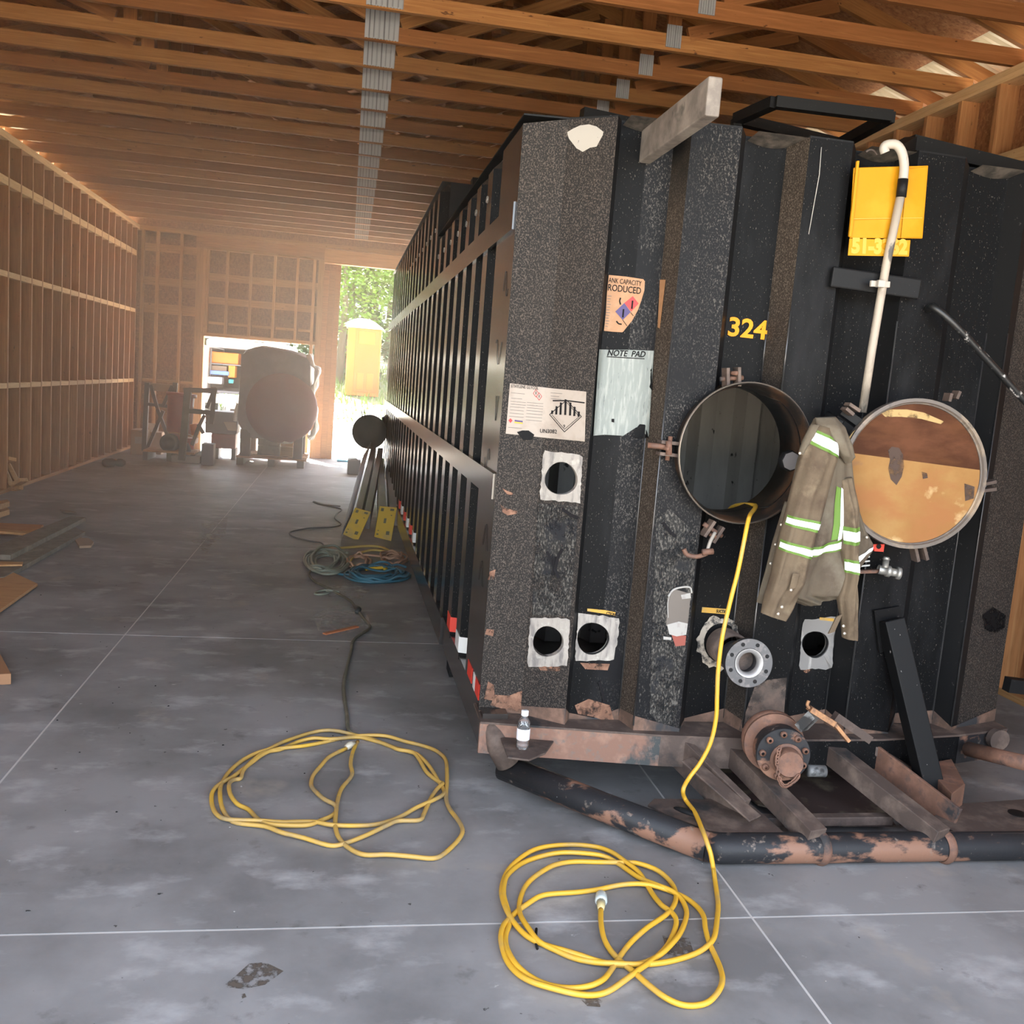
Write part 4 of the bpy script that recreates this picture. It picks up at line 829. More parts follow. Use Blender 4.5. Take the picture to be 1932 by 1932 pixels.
# ------------------------------------------------------------ floor slots beneath; jacket hung on the manhole hinge
JK = mat('olive_work_cloth', (.105, .083, .056), .9, layers=[((.07, .048, .032), 5, .45, .68, (1, 1, 1), 6), ((.14, .118, .085), 9, .52, .72, (1, 1, 1), 6), ((.06, .045, .04), 8, .68, .76, (1, 1, 1), 5)], bump=(160, .2, .002))
JK2 = mat('tan_work_cloth', (.118, .085, .052), .9, layers=[((.068, .044, .026), 8, .45, .68, (1, 1, 1), 6), ((.17, .128, .08), 14, .55, .75, (1, 1, 1), 5)], bump=(160, .2, .002))
REFL = mat('reflective_tape', (.88, .90, .92), .35, layers=[((.45, .47, .48), 90, .70, .74, (1, 1, 1), 2)]); GRN = mat('lime_trim', (.10, .19, .025), .7)
SNAP = mat('snap_button', (.85, .78, .66), .25, .6)
jacket = thing('work_jacket', 'olive work jacket with white reflective stripes hung by the open manhole', 'jacket', aty(1540, 800, 3.22))
def loft(name, secs, m, parent, n=40, folds=5, amp=.012, seed=0, ysub=5):
    """secs = (left px, right px, y px, depth, half thickness); a closed cloth tube through them, with hanging folds"""
    S = []
    for a, b in zip(secs[:-1], secs[1:]):
        for k in range(ysub): t = k/ysub; t2 = t*t*(3-2*t)*.35+t*.65; S.append([a[i]+(b[i]-a[i])*t2 for i in range(7)])
    S.append(list(secs[-1])); v = []; rnd = random.Random(seed); ph = [rnd.uniform(0, 6.28) for _ in range(8)]
    def pt(si, th, off=0.0):
        i = min(int(si), len(S)-2); t = si-i; r = [S[i][k]+(S[i+1][k]-S[i][k])*t for k in range(7)]
        lx, ly, rx, ry_, dep, hw, am = r; L_, R_ = aty(lx, ly, dep), aty(rx, ry_, dep); c = (L_+R_)/2; h = (R_-L_)/2
        g = si/len(S); fr = math.sin(th)
        w_ = hw*(1+.0*fr) ; f_ = am*(math.sin(folds*th+ph[0]+1.8*math.sin(g*5+ph[1]))+.6*math.sin((folds*2+1)*th+ph[2]+g*6)+.5*math.sin(g*23+ph[3]+2.5*th))
        dy = -(w_*fr*(abs(fr)**.0)+(f_ if fr > 0 else f_*.4)*abs(fr)**.6) - (off if fr > 0 else 0)
        return c - h*math.cos(th) + Vector((0, dy, 0))
    for si in range(len(S)):
        for k in range(n): v.append(pt(si, 2*math.pi*k/n))
    f = [(i*n+k, i*n+(k+1) % n, (i+1)*n+(k+1) % n, (i+1)*n+k) for i in range(len(S)-1) for k in range(n)]
    f.append(tuple(range(n)))
    s = MB(); s.add(v, f, m, True); o = s.build(name, parent)
    def strip(nm, s0a, s0b, s1a, s1b, t0, t1, mm, off=.005, k_=14):     # band from theta t0 (section s0a..s0b) to t1 (s1a..s1b)
        vv = []
        for j in range(4):
            for k in range(k_+1):
                u = k/k_; th = t0+(t1-t0)*u; a = s0a+(s1a-s0a)*u; b = s0b+(s1b-s0b)*u; vv.append(pt(max(0, min(len(S)-1.01, a+(b-a)*j/3)), th, off))
        q_ = MB(); q_.add(vv, [(j*(k_+1)+k, j*(k_+1)+k+1, (j+1)*(k_+1)+k+1, (j+1)*(k_+1)+k) for j in range(3) for k in range(k_)], mm, True); return q_.build(nm, o)
    return o, pt, strip, len(S)
# body: shoulders gathered at the hook, widening to the hem
B = [(1537, 790, 1572, 788, 3.22, .030, .003), (1526, 812, 1594, 815, 3.21, .045, .006), (1506, 868, 1605, 872, 3.20, .055, .009), (1491, 930, 1612, 932, 3.20, .06, .011), (1482, 985, 1612, 988, 3.20, .06, .012), (1474, 1035, 1606, 1036, 3.20, .06, .014), (1462, 1080, 1600, 1080, 3.20, .06, .016), (1452, 1120, 1596, 1118, 3.20, .055, .016), (1520, 1143, 1590, 1122, 3.20, .03, .012)]
body, bpt, bstrip, bn = loft('body', B, JK, jacket, 56, 5, .010, 3)
# near sleeve hanging in front on the left
SL = [(1531, 800, 1578, 812, 3.15, .035, .004), (1512, 858, 1578, 868, 3.13, .045, .006), (1494, 920, 1560, 925, 3.12, .05, .008), (1480, 980, 1545, 985, 3.11, .05, .009), (1467, 1030, 1530, 1040, 3.11, .05, .010), (1456, 1085, 1517, 1100, 3.11, .048, .011), (1442, 1125, 1497, 1140, 3.11, .042, .009), (1436, 1156, 1482, 1171, 3.11, .032, .004)]
sle, spt, sstrip, sn = loft('sleeve', SL, JK2, jacket, 40, 4, .008, 5)
# far sleeve hanging on the right
SR = [(1578, 905, 1606, 900, 3.17, .03, .004), (1585, 960, 1618, 962, 3.16, .04, .006), (1588, 1035, 1616, 1036, 3.15, .045, .008), (1590, 1085, 1614, 1086, 3.15, .045, .009), (1580, 1125, 1617, 1130, 3.15, .04, .008), (1586, 1165, 1616, 1168, 3.15, .035, .006), (1590, 1203, 1616, 1206, 3.15, .03, .003)]
srr, rpt, rstrip, rn = loft('sleeve', SR, JK2, jacket, 36, 4, .008, 9)
# front flap pulled out to the right
FL = [(1600, 930, 1612, 935, 3.215, .012, .002), (1604, 975, 1632, 1000, 3.22, .015, .004), (1608, 1010, 1648, 1028, 3.22, .015, .005), (1608, 1050, 1646, 1040, 3.22, .014, .004), (1606, 1088, 1622, 1072, 3.22, .01, .002)]
fla, fpt, fstrip, fn_ = loft('front_flap', FL, JK, jacket, 30, 3, .006, 11)
# left front edge hanging behind the sleeve
EL = [(1481, 946, 1500, 950, 3.21, .012, .002), (1458, 1020, 1484, 1026, 3.21, .015, .003), (1443, 1080, 1472, 1086, 3.21, .015, .003), (1427, 1136, 1450, 1142, 3.21, .012, .002)]
edg, ept, estrip, en_ = loft('front_edge', EL, JK, jacket, 24, 2, .005, 13)
# collar folded open over the top
CO = [(1538, 788, 1576, 786, 3.16, .020, .002), (1540, 800, 1594, 806, 3.14, .028, .004), (1566, 830, 1606, 838, 3.13, .03, .004), (1585, 860, 1613, 862, 3.13, .022, .003), (1594, 874, 1606, 872, 3.14, .010, .001)]
col_, cpt_, cstrip, cn = loft('collar', CO, JK, jacket, 32, 3, .006, 17)
CL = [(1530, 800, 1546, 802, 3.135, .014, .002), (1514, 832, 1530, 836, 3.13, .016, .003), (1506, 856, 1517, 860, 3.13, .010, .001)]
loft('collar', CL, JK, jacket, 24, 2, .004, 19)
H = math.pi
def band(strip, a, b, t0, t1, sa=None, sb=None, g=.45):
    sa = a if sa is None else sa; sb = b if sb is None else sb
    strip('lime_trim', a-g, b+g, sa-g, sb+g, t0, t1, GRN, .0045); strip('reflective_stripe', a, b, sa, sb, t0, t1, REFL, .0075)
band(sstrip, 1.2, 2.4, .35, H-.3, 2.4, 4.2); band(sstrip, 14.4, 15.5, .15, H-.1, 15.3, 16.5); band(sstrip, 18.9, 20.0, .1, H-.05, 19.7, 21.0)
band(bstrip, 24.3, 25.7, 1.15, H-.2, 21.9, 23.3)
bstrip('lime_trim', 13.4, 22.8, 14.5, 22.0, 1.72, 2.34, GRN, .004); bstrip('reflective_stripe', 13.6, 22.8, 14.6, 22.4, 1.90, 2.16, REFL, .007)
band(rstrip, 7.6, 8.7, .2, H-.4); band(rstrip, 12.3, 13.7, .15, H-.1)
fstrip('reflective_stripe', 16.2, 18.4, 11.2, 13.2, .4, H-.3, REFL, .005)
def snaps(lst, parent, y):
    for px, py in lst: s = MB(); s.lathe([(.0055, 0), (.005, -.004), (1e-3, -.005)], aty(px, py, y), (0, 1, 0), SNAP, 12); s.build('snap_button', parent)
snaps([(1475, 1145), (1468, 1158)], sle, 3.063); snaps([(1591, 1181), (1593, 1195)], srr, 3.108); snaps([(1509, 855)], jacket, 3.115)
snaps([(1474, 990), (1463, 1027), (1454, 1063)], edg, 3.193); snaps([(1492, 1113)], sle, 3.06); snaps([(1635, 1014)], fla, 3.195)
s = MB(); s.add([aty(1496, 1082, 3.056), aty(1508, 1083, 3.056), aty(1502, 1108, 3.056), aty(1488, 1116, 3.056)], [(0, 1, 2, 3)], JK2); s.build('cuff_strap', sle)
s = MB(); s.prism([aty(1578, 1165, 3.14), aty(1590, 1158, 3.14), aty(1575, 1192, 3.13), aty(1563, 1196, 3.13)], (0, .006, 0), JK2); s.build('cuff_strap', srr)
# ------------------------------------------------------------ cables and hoses on the floor
CABY = YEL
def floor_pts(pts, ox, oy, sc_, z): return [atz(ox+a/sc_, oy+b/sc_, z) for a, b in pts]
def cable(name, label, cat, path, r, m, group=None, n=4, wob=.006, seg=8, heights=None):
    P = smooth_path(path, n)
    if heights is None: P = [Vector((p.x, p.y, r+wob*(.5+.5*math.sin(i*.37)))) for i, p in enumerate(P)]
    s = MB(); s.tube(P, r, m, seg); o = s.build(name); return tag(o, label, cat, group)
CA = [(1015,198),(900,260),(840,320),(780,390),(770,450),(800,500),(860,560),(940,605),(930,655),(830,700),(740,735),(600,745),(480,735),(400,695),(330,620),(250,585),(200,520),(195,450),(230,415),(275,400),(300,340),(400,255),(470,225),(550,205),(620,170),(690,145),(790,130),(900,138),(1080,118),(1150,122),(1290,165),(1380,210),(1480,230),(1530,280),(1580,360),(1665,428),(1690,450),(1650,490),(1600,565),(1560,650),(1525,697),(1380,710),(1300,745),(1150,810),(980,865),(880,870),(720,830),(560,795),(440,745),(250,715),(180,670),(140,600),(130,500),(150,430),(200,350),(290,275),(380,235),(470,210),(560,160),(680,110),(780,80),(870,72),(960,82),(1060,103),(1200,130),(1330,180),(1450,220),(1520,250),(1600,330),(1660,420),(1690,465),(1700,515),(1640,560),(1500,620),(1400,670),(1250,720),(1100,740),(950,745),(880,735),(800,710),(700,705),(560,715),(400,712),(230,705),(140,680),(85,620),(70,540),(90,490),(150,440),(220,395),(300,330),(360,290),(440,240),(540,205),(700,180),(850,150),(1000,120),(1130,112),(1290,115),(1420,145),(1560,175),(1650,215),(1710,280),(1720,370),(1720,440),(1715,540),(1740,620),(1800,710),(1830,780),(1800,840),(1700,930),(1620,965),(1480,962),(1300,950),(1150,945),(1050,900),(970,830),(940,760),(940,680),(955,560),(985,470),(1055,380),(1045,310),(1060,230),(1095,150)]
t = thing('extension_cord', 'dusty yellow extension cord looped on the floor left of the tank corner', 'cord', atz(640, 1500))
P = smooth_path(floor_pts(CA, 380, 1360, 3.715, .01), 4); s = MB(); s.tube([Vector((p.x, p.y, .009+.008*(.5+.5*math.sin(i*.31)))) for i, p in enumerate(P)], .0082, mat('dusty_yellow_cable', (.52, .32, .075), .55, layers=[((.33, .24, .12), 6, .48, .66, (1, 1, 1), 5), ((.62, .37, .04), 4, .55, .7)]), 8); s.build('cord', t)
s = MB(); a, b = P[0], P[0]+Vector((.03, .035, .01)); s.tube([a+Vector((0, 0, .006)), a*.5+b*.5+Vector((0, 0, .006)), b], [.012, .016, .013], mat('clear_plug', (.5, .46, .36), .3), 10); s.build('plug', t)
CB = [(825,610),(824,700),(840,800),(880,880),(960,970),(1060,1060),(1160,1160),(1280,1250),(1400,1295),(1520,1300),(1620,1275),(1690,1200),(1710,1120),(1695,1030),(1660,940),(1615,850),(1585,750),(1575,670),(1530,590),(1450,520),(1340,475),(1200,440),(1080,428),(950,430),(800,455),(640,480),(480,500),(380,520),(300,560),(220,610),(150,680),(110,740),(95,820),(110,900),(150,990),(230,1080),(340,1150),(480,1195),(620,1220),(760,1225),(880,1200),(1000,1130),(1100,1060),(1200,980),(1290,890),(1350,790),(1375,700),(1340,640),(1270,580),(1210,500),(1160,420),(1100,340),(1000,265),(900,190),(790,145),(640,130),(480,145),(340,180),(220,250),(140,330),(105,430),(105,520),(140,630),(200,720),(290,800),(420,860),(560,910),(680,955),(800,990),(950,1005),(1120,995),(1250,945),(1340,870),(1400,790),(1440,690),(1450,610),(1410,530),(1340,480),(1220,430),(1100,370),(960,270),(850,220),(700,205),(520,200),(360,225),(240,270),(150,350),(120,430),(118,520),(150,620),(160,700),(130,800),(140,900),(200,1010),(300,1090),(440,1150),(600,1180),(740,1175),(840,1130),(900,1050),(960,950),(1040,850),(1160,750),(1300,655),(1365,560),(1370,470),(1330,400),(1240,330),(1100,280),(1000,265),(820,255),(640,255),(500,285),(380,350),(290,420),(245,500),(230,600),(250,680),(300,760),(370,840),(500,900),(640,960),(800,1000),(930,1012),(1100,1012),(1300,985),(1500,930),(1600,880),(1650,820),(1670,700),(1680,560),(1662,420)]
t = thing('extension_cord', 'bright yellow extension cord coiled in front of the tongue and running up into the manhole', 'cord', atz(1150, 1750))
P = smooth_path(floor_pts(CB, 920, 1560, 3.864, .01), 4); P = [Vector((p.x, p.y, .009+.008*(.5+.5*math.sin(i*.31)))) for i, p in enumerate(P)]
up_ = [atz(1346, 1640, .02), aty(1341, 1612, 2.875), aty(1334, 1590, 2.895), aty(1326, 1568, 2.945), atz(1311, 1533, .118), atz(1293, 1508, .12), aty(1289, 1490, 3.16), aty(1300, 1468, 3.19), aty(1322, 1438, 3.20), aty(1341, 1400, 3.20), aty(1351, 1355, 3.20), aty(1353, 1310, 3.20), aty(1355, 1265, 3.195), aty(1363, 1200, 3.20), aty(1379, 1130, 3.21), aty(1393, 1075, 3.22), aty(1405, 1015, 3.235), aty(1411, 985, 3.26), aty(1415, 972, 3.30), aty(1424, 953, 3.50), Vector((1.60, 3.75, 1.14)), Vector((1.68, 4.0, .9))]
P += smooth_path(up_, 6); s = MB(); s.tube(P, .0082, YEL, 8); s.build('cord', t)
s = MB(); a = P[0]; d = (P[0]-P[1]).normalized(); s.tube([a, a+d*.025, a+d*.05], [.010, .013, .015], mat('amber_plug', (.6, .5, .25), .3), 10); s.tube([a+d*.05, a+d*.06, a+d*.10, a+d*.115], [.016, .020, .019, .012], mat('pale_plug', (.55, .62, .60), .25), 12); s.build('plug', t)
OLV = mat('dull_olive_cord', (.13, .12, .085), .6, layers=[((.22, .21, .15), 8, .5, .7)])
cable('power_cord', 'dark olive power cord winding up the floor to the yellow coil', 'cord', [atz(a, b) for a, b in ((676,1392),(658,1384),(654,1350),(648,1300),(655,1262),(662,1232),(668,1210),(697,1188),(688,1172),(672,1152),(660,1136),(640,1124),(612,1110),(592,1098),(583,1085),(590,1075))], .009, OLV, n=6, wob=.004)
s = MB(); c = atz(676, 1150, .018); s.tube([c+Vector((-.01, -.07, 0)), c, c+Vector((-.015, .07, 0))], [.014, .022, .014], mat('cord_socket', (.05, .05, .045), .5), 10); tag(s.build('cord_connector'), 'dark plug joint halfway along the olive cord', 'connector')
def loops(cx, cy, rx, ry_, n, jit, seed, zmax=.05):
    R_ = random.Random(seed); out = []; N = 14
    ex, ey, kx, ky = cx, cy, rx, ry_
    for k in range(n):
        ex2, ey2 = cx+R_.uniform(-jit, jit), cy+R_.uniform(-jit, jit)*.6; kx2, ky2 = rx*R_.uniform(.6, 1.05), ry_*R_.uniform(.6, 1.05)
        for j in range(N):
            u = j/N; th = 2*math.pi*u
            p = atz(ex+(ex2-ex)*u+(kx+(kx2-kx)*u)*math.cos(th), ey+(ey2-ey)*u+(ky+(ky2-ky)*u)*math.sin(th), .01); p.z = .012+R_.uniform(0, zmax)*(k/n)+.008*k/n; out.append(p)
        ex, ey, kx, ky = ex2, ey2, kx2, ky2
    return out
GRNH = mat('grey_green_hose', (.24, .26, .20), .5, layers=[((.36, .37, .29), 6, .5, .7)])
def hose(name, label, path, r, m, n=3):
    s = MB(); s.tube(smooth_path(path, n), r, m, 7); return tag(s.build(name), label, 'hose')
hose('garden_hose', 'grey green hose in a tall loose coil beside the yellow beam plates', loops(614, 1060, 38, 22, 9, 12, 2), .011, GRNH)
BLU = mat('blue_hose', (.04, .14, .19), .5, layers=[((.07, .21, .27), 7, .5, .7)])
hose('air_hose', 'blue hose coiled flat against the tank rail', [atz(624, 1072, .012), atz(645, 1084, .012)]+loops(706, 1087, 60, 15, 11, 10, 4), .010, BLU)
hose('rope', 'peach coloured rope heap behind the blue hose', loops(678, 1058, 20, 12, 4, 10, 5)+loops(742, 1056, 22, 12, 5, 8, 6), .009, mat('peach_rope', (.50, .30, .19), .8))
hose('strap', 'flat yellow strap looped behind the peach rope', [atz(a, b, .02) for a, b in ((640,1034),(668,1032),(700,1030),(725,1034),(742,1045),(725,1040),(700,1038),(672,1046),(660,1060))], .011, mat('yellow_strap', (.62, .45, .12), .6))
s = MB(); s.tube(smooth_path([atz(a, b, .03) for a, b in ((690,1074),(708,1072),(728,1071),(726,1075))]), .013, mat('yellow_strap_end', (.80, .50, .04), .6), 8); tag(s.build('strap_end'), 'short yellow strap end lying on the blue hose', 'strap')
cable('thin_cord', 'thin grey cord snaking up beside the steel strips', 'cord', [atz(a, b) for a, b in ((612,1034),(606,1026),(585,1022),(553,1014),(546,1007),(556,1002),(585,998),(625,996),(643,990),(632,980),(636,970),(644,962),(620,956),(596,950),(592,947),(610,953),(642,956))], .007, mat('grey_cord', (.17, .17, .16), .6), n=6, wob=.003)
cable('cord_offcut', 'pale green cord end curled near the olive cord', 'cord', [atz(a, b) for a, b in ((640,1120),(615,1117),(598,1119),(594,1123),(606,1125),(620,1121),(612,1115))], .008, GRNH, n=5)
s = MB(); s.bar(atz(612, 1196, .006), atz(674, 1182, .006), .03, .008, mat('orange_lath', (.48, .17, .07), .7)); tag(s.build('wood_lath'), 'short reddish lath on the floor beside the olive cord', 'stick')
s = MB(); s.tube([atz(1012, 1752, .008), atz(1010, 1775, .006), atz(1014, 1790, .005)], .004, BLACK, 6); tag(s.build('cable_tie'), 'short black cable tie on the yellow coil', 'tie')

# ------------------------------------------------------------ water bottle on the gusset plate
bp = atz(985, 1411, GZ+.001); bt = thing('water_bottle', 'small clear plastic water bottle with white label on the tank corner', 'bottle', bp)
PLAS = mat('clear_plastic', (.93, .95, .97), .06, trans=.92, spec=.6); WAT = mat('water', (.9, .94, .97), .02, trans=1.0)
s = MB(); s.lathe([(1e-3, .002), (.020, .0), (.0245, .005), (.0245, .018), (.0228, .022), (.0245, .026), (.0245, .094), (.022, .104), (.0135, .118), (.011, .121), (.011, .132)], bp, (0, 0, 1), PLAS, 28); s.build('body', bt)
s = MB(); s.lathe([(.0249, .036), (.0251, .037), (.0251, .078), (.0249, .079)], bp, (0, 0, 1), mat('bottle_label', (.85, .85, .88), .5, layers=[((.6, .6, .66), 60, .5, .7, (3, 3, .1), 2)]), 28); s.build('label_band', bt)
s = MB(); s.lathe([(.0135, .128), (.0138, .130), (.0138, .145), (.0125, .147), (1e-3, .147)], bp, (0, 0, 1), mat('white_cap', (.86, .86, .86), .4), 24); s.build('cap', bt)
s = MB(); s.lathe([(1e-3, .004), (.0225, .005), (.0225, .094), (1e-3, .0941)], bp, (0, 0, 1), WAT, 24); s.build('water', bt)

# ------------------------------------------------------------ steel beams with yellow end plates beside the tank
YP = mat('yellow_end_plate', (.68, .43, .03), .6, layers=[((.52, .36, .12), 9, .5, .7, (1, 1, 1), 5)]); MARK = mat('plate_marking', (.13, .12, .07), .7)
BEAM = mat('grey_steel_beam', (.19, .17, .16), .45, .3, layers=[((.10, .09, .085), 6, .5, .7, (1, .2, 1), 5)])
def yplate(px4, y, far, label, w):
    t = thing('steel_channel', label, 'channel', atz((px4[2][0]+px4[3][0])/2, (px4[2][1]+px4[3][1])/2))
    c_ = [aty(a, b, y-.0*k) for k, (a, b) in enumerate(px4)]
    dz = min(p.z for p in c_)-.004; c_ = [p-Vector((0, 0, dz)) if False else p for p in c_]
    s = MB(); s.prism(c_, (0, .02, 0), YP); s.build('end_plate', t, bevel=.003)
    ex, ey = c_[1]-c_[0], c_[3]-c_[0]
    for u, v, a, b in ((.2, .1, .16, .10), (.75, .08, .22, .07), (.76, .26, .08, .03), (.45, .45, .14, .16), (.16, .78, .08, .03), (.15, .90, .12, .05), (.72, .84, .2, .12)):
        o = c_[0]+ex*u+ey*v-Vector((0, .002, 0)); q_ = MB(); q_.quad(o-ex*a/2-ey*b/2, o+ex*a/2-ey*b/2, o+ex*a/2+ey*b/2, o-ex*a/2+ey*b/2, MARK); q_.build('plate_mark', t)
    top = [(c_[0]+c_[1])/2, far]
    up = Vector((0, 0, -.10))
    for k in (-1, 1):
        off = ex.normalized()*w*.5*k*.58; s = MB(); s.bar(top[0]+off+up+Vector((0, .02, 0)), top[1]+off+up, w*.42, .16, BEAM); s.build('channel_half', t)
    return t
yplate([(670, 958), (700, 966), (675, 1021), (647, 1008)], 9.15, aty(712, 840, 12.2), 'steel channel with tilted yellow end plate, the one farther from the tank', .15)
yplate([(716, 955), (749, 958), (738, 1021), (706, 1013)], 9.15, aty(727, 862, 12.2), 'steel channel with upright yellow end plate right beside the tank rail', .19)
STRIP = mat('thin_steel_strip', (.30, .30, .32), .35, .5)
for k in range(7):
    a, b = atz(647+2.6*k, 1002-5*k, .07+.012*k), aty(684+2.2*k, 866-4*k, 11.9)
    s = MB(); s.bar(a, b, .008, .12, STRIP, up=(.25, 0, 1)); o = s.build('steel_strip')
    tag(o, ('leftmost', 'second', 'third', 'middle', 'fifth', 'sixth', 'rightmost')[k]+' thin steel strip on edge in the bundle left of the yellow plates', 'strip', 'steel strips beside the channels')
# ------------------------------------------------------------ left side: offcuts, planks, sheet
OLDW = mat('grey_weathered_plank', (.20, .165, .125), .8, layers=[((.13, .105, .08), 3, .42, .66, (6, 6, 6), 6), ((.28, .23, .17), 9, .55, .7)])
def slab_px(name, label, cat, px, z, th, m, group=None):
    s = MB(); s.prism([atz(a, b, z) for a, b in px], (0, 0, -th), m); return tag(s.build(name, bevel=.002), label, cat, group)
slab_px('plank', 'weathered grey plank on top of the pile on the left floor', 'plank', [(-40, 1045), (12, 1046), (161, 976), (135, 973), (-40, 1052)][0:1]+[(20, 1047), (162, 976), (134, 973), (-20, 1035)], .075, .04, OLDW)
slab_px('plank', 'weathered grey plank lying lower and nearer in the left pile', 'plank', [(-60, 1095), (8, 1088), (26, 1078), (161, 1003), (140, 994), (-20, 1062)], .036, .034, OLDW)
slab_px('board', 'reddish board under the grey planks at the left', 'board', [(-30, 985), (82, 990), (74, 998), (-30, 1004)], .034, .03, LUMBER_R)
slab_px('board', 'narrow pale strip beside the reddish board at the left', 'board', [(-10, 997), (57, 1003), (56, 1007), (-10, 1001)], .06, .02, LUMBER)
slab_px('board', 'short pale batten under the upper grey plank', 'board', [(-20, 1042), (16, 1044), (14, 1049), (-20, 1048)], .05, .03, LUMBER)
slab_px('board', 'pale batten lying across the lower grey plank', 'board', [(-20, 1059), (44, 1060), (42, 1065), (-20, 1066)], .05, .012, LUMBER)
slab_px('plywood_sheet', 'tan plywood offcut with bright corner at the left edge', 'sheet', [(24, 1079), (71, 1101), (-10, 1158), (-70, 1125)], .03, .018, mat('plywood', (.50, .27, .12), .7, layers=[((.40, .2, .085), 5, .45, .7, (1, 5, 1), 5)]))
slab_px('wood_block', 'brown wooden block with orange end at the left edge', 'block', [(-60, 1215), (-4, 1225), (21, 1271), (-60, 1275)], .055, .053, mat('brown_block', (.33, .17, .085), .75, layers=[((.55, .22, .09), 4, .5, .7)]))
slab_px('wood_stick', 'small dark stick lying alone on the left floor', 'stick', [(113, 961), (140, 964), (145, 967), (118, 965)], .012, .01, OLDW)
slab_px('flat_stone', 'flat rounded brown piece at the tip of the planks', 'piece', [(142, 1018), (150, 1014), (168, 1015), (177, 1022), (172, 1029), (150, 1030)], .022, .02, mat('brown_piece', (.32, .21, .14), .8))
for k, (a, b, c_) in enumerate(((936, 944, 'upper pale board end poking in at the left edge'), (951, 960, 'lower pale board end poking in at the left edge'))):
    slab_px('board_end', c_, 'board', [(-30, a+14), (14, a+6), (18, a+10), (-20, a+22)], .14-.07*k, .05, LUMBER)
t = thing('scrap_frame', 'pale broken wood frame leaning by the left wall studs', 'frame', atz(20, 925))
for a, b, w in (((9, 868), (24, 866), .10), ((16, 876), (33, 908), .05), ((8, 884), (22, 915), .05), ((27, 915), (45, 905), .12), ((31, 922), (40, 920), .05)):
    s = MB(); s.bar(aty(a[0], a[1], 11.2), aty(b[0], b[1], 11.15), .04, w, LUMBER, up=(0, -1, .3)); s.build('slat', t)
s = MB(); s.bar(aty(20, 928, 11.25), aty(34, 928, 11.25), .1, .10, LUMBER_R); s.build('block', t)
R0 = atz(216, 880); t = thing('rolled_sack', 'dark rolled sack with pale tie lying on the floor before the left wall', 'sack', R0)
s = MB(); pts = [atz(194+6*k, 873, .055) for k in range(8)]; s.tube(pts, [.04, .062, .06, .064, .035, .058, .056, .03], mat('dark_sack', (.085, .065, .05), .9), 14); s.build('sack', t)
s = MB(); s.tube([atz(217, 872, .06), atz(219, 872, .06)], .044, LUMBER, 12); s.build('tie', t)
# ------------------------------------------------------------ far end of the building
DKW = mat('dark_trestle_wood', (.085, .065, .055), .8, layers=[((.13, .10, .08), 5, .5, .7)])
REDM = mat('red_machine_paint', (.27, .035, .03), .5, layers=[((.16, .03, .03), 5, .5, .7)]); GREYM = mat('grey_machine', (.13, .12, .13), .6); CARD = mat('cardboard', (.33, .20, .11), .9); RUBB = mat('black_rubber', (.03, .03, .03), .7)
def P3(px, py, y): return aty(px, py, y)
def bars(parent, name, lst, y, w, h, m, dy=.0):
    for a, b, c_, d in lst:
        s = MB(); s.bar(P3(a, b, y), P3(c_, d, y+dy), w, h, m, up=(0, 1, 0)); s.build(name, parent)
t = thing('trestle_frame', 'dark timber trestle with crossed legs in front of the red machine, left one', 'trestle', atz(275, 853))
bars(t, 'post', [(278, 722, 272, 850), (331, 722, 327, 770)], 15.9, .07, .07, DKW); bars(t, 'cross_leg', [(284, 726, 297, 770), (325, 728, 308, 765), (308, 775, 277, 848), (297, 771, 316, 822)], 15.85, .05, .05, DKW)
bars(t, 'rail', [(276, 762, 330, 768)], 15.88, .05, .05, DKW); s = MB(); s.box(P3(284, 730, 15.92).x, P3(329, 730, 15.92).x, 15.9, 16.0, P3(300, 738, 15.9).z, P3(300, 724, 15.9).z, CARD); s.build('top_box', t)
t = thing('trestle_frame', 'dark timber trestle with crossed legs and top beam near the low doorway', 'trestle', atz(348, 872))
bars(t, 'post', [(355, 733, 343, 868)], 15.2, .10, .10, DKW); bars(t, 'post', [(405, 733, 399, 800)], 15.2, .06, .06, DKW)
bars(t, 'rail', [(347, 736, 409, 737), (354, 775, 403, 779)], 15.2, .07, .08, DKW); bars(t, 'cross_leg', [(401, 743, 390, 770), (386, 783, 374, 808), (374, 800, 384, 818), (374, 808, 362, 840)], 15.2, .05, .05, DKW)
t = thing('pump_machine', 'red upright machine with round black fan behind the trestles', 'machine', atz(335, 858))
s = MB(); s.tube([P3(342, 745, 15.7), P3(338, 815, 15.7)], [.20, .19], REDM, 22); s.build('body', t, bevel=.01); s = MB(); s.tube([P3(343, 742, 15.7), P3(342.5, 748, 15.7)], .23, REDM, 22); s.build('cap_rim', t)
s = MB(); c = P3(319, 836, 15.45); s.lathe([(1e-3, .02), (.07, .02), (.085, -.03), (.13, -.04), (.145, 0), (.14, .15)], c, (.1, 1, 0), RUBB, 28); s.build('fan', t); s = MB(); s.lathe([(.145, .0), (.15, .12), (.10, .2)], c+Vector((.03, .03, 0)), (.3, 1, 0), REDM, 24); s.build('housing', t)
s = MB(); s.box(P3(325, 840, 15.6).x, P3(370, 840, 15.6).x, 15.5, 15.8, .28, .36, REDM); s.tube([P3(352, 838, 15.4), P3(356, 847, 15.35), P3(356, 852, 15.35)], .035, GREYM, 10); s.tube([P3(365, 800, 15.5), P3(368, 820, 15.5)], .06, mat('orange_part', (.65, .16, .03), .5), 12); s.build('base', t)
t = thing('pallet', 'rough timber pallet carrying the red machine', 'pallet', atz(330, 870))
for k in range(4): s = MB(); s.box(P3(275, 850, 15.6).x+.02, P3(372, 850, 15.6).x, 15.3+.16*k, 15.42+.16*k, .13, .16, LUMBER_R); s.build('board', t)
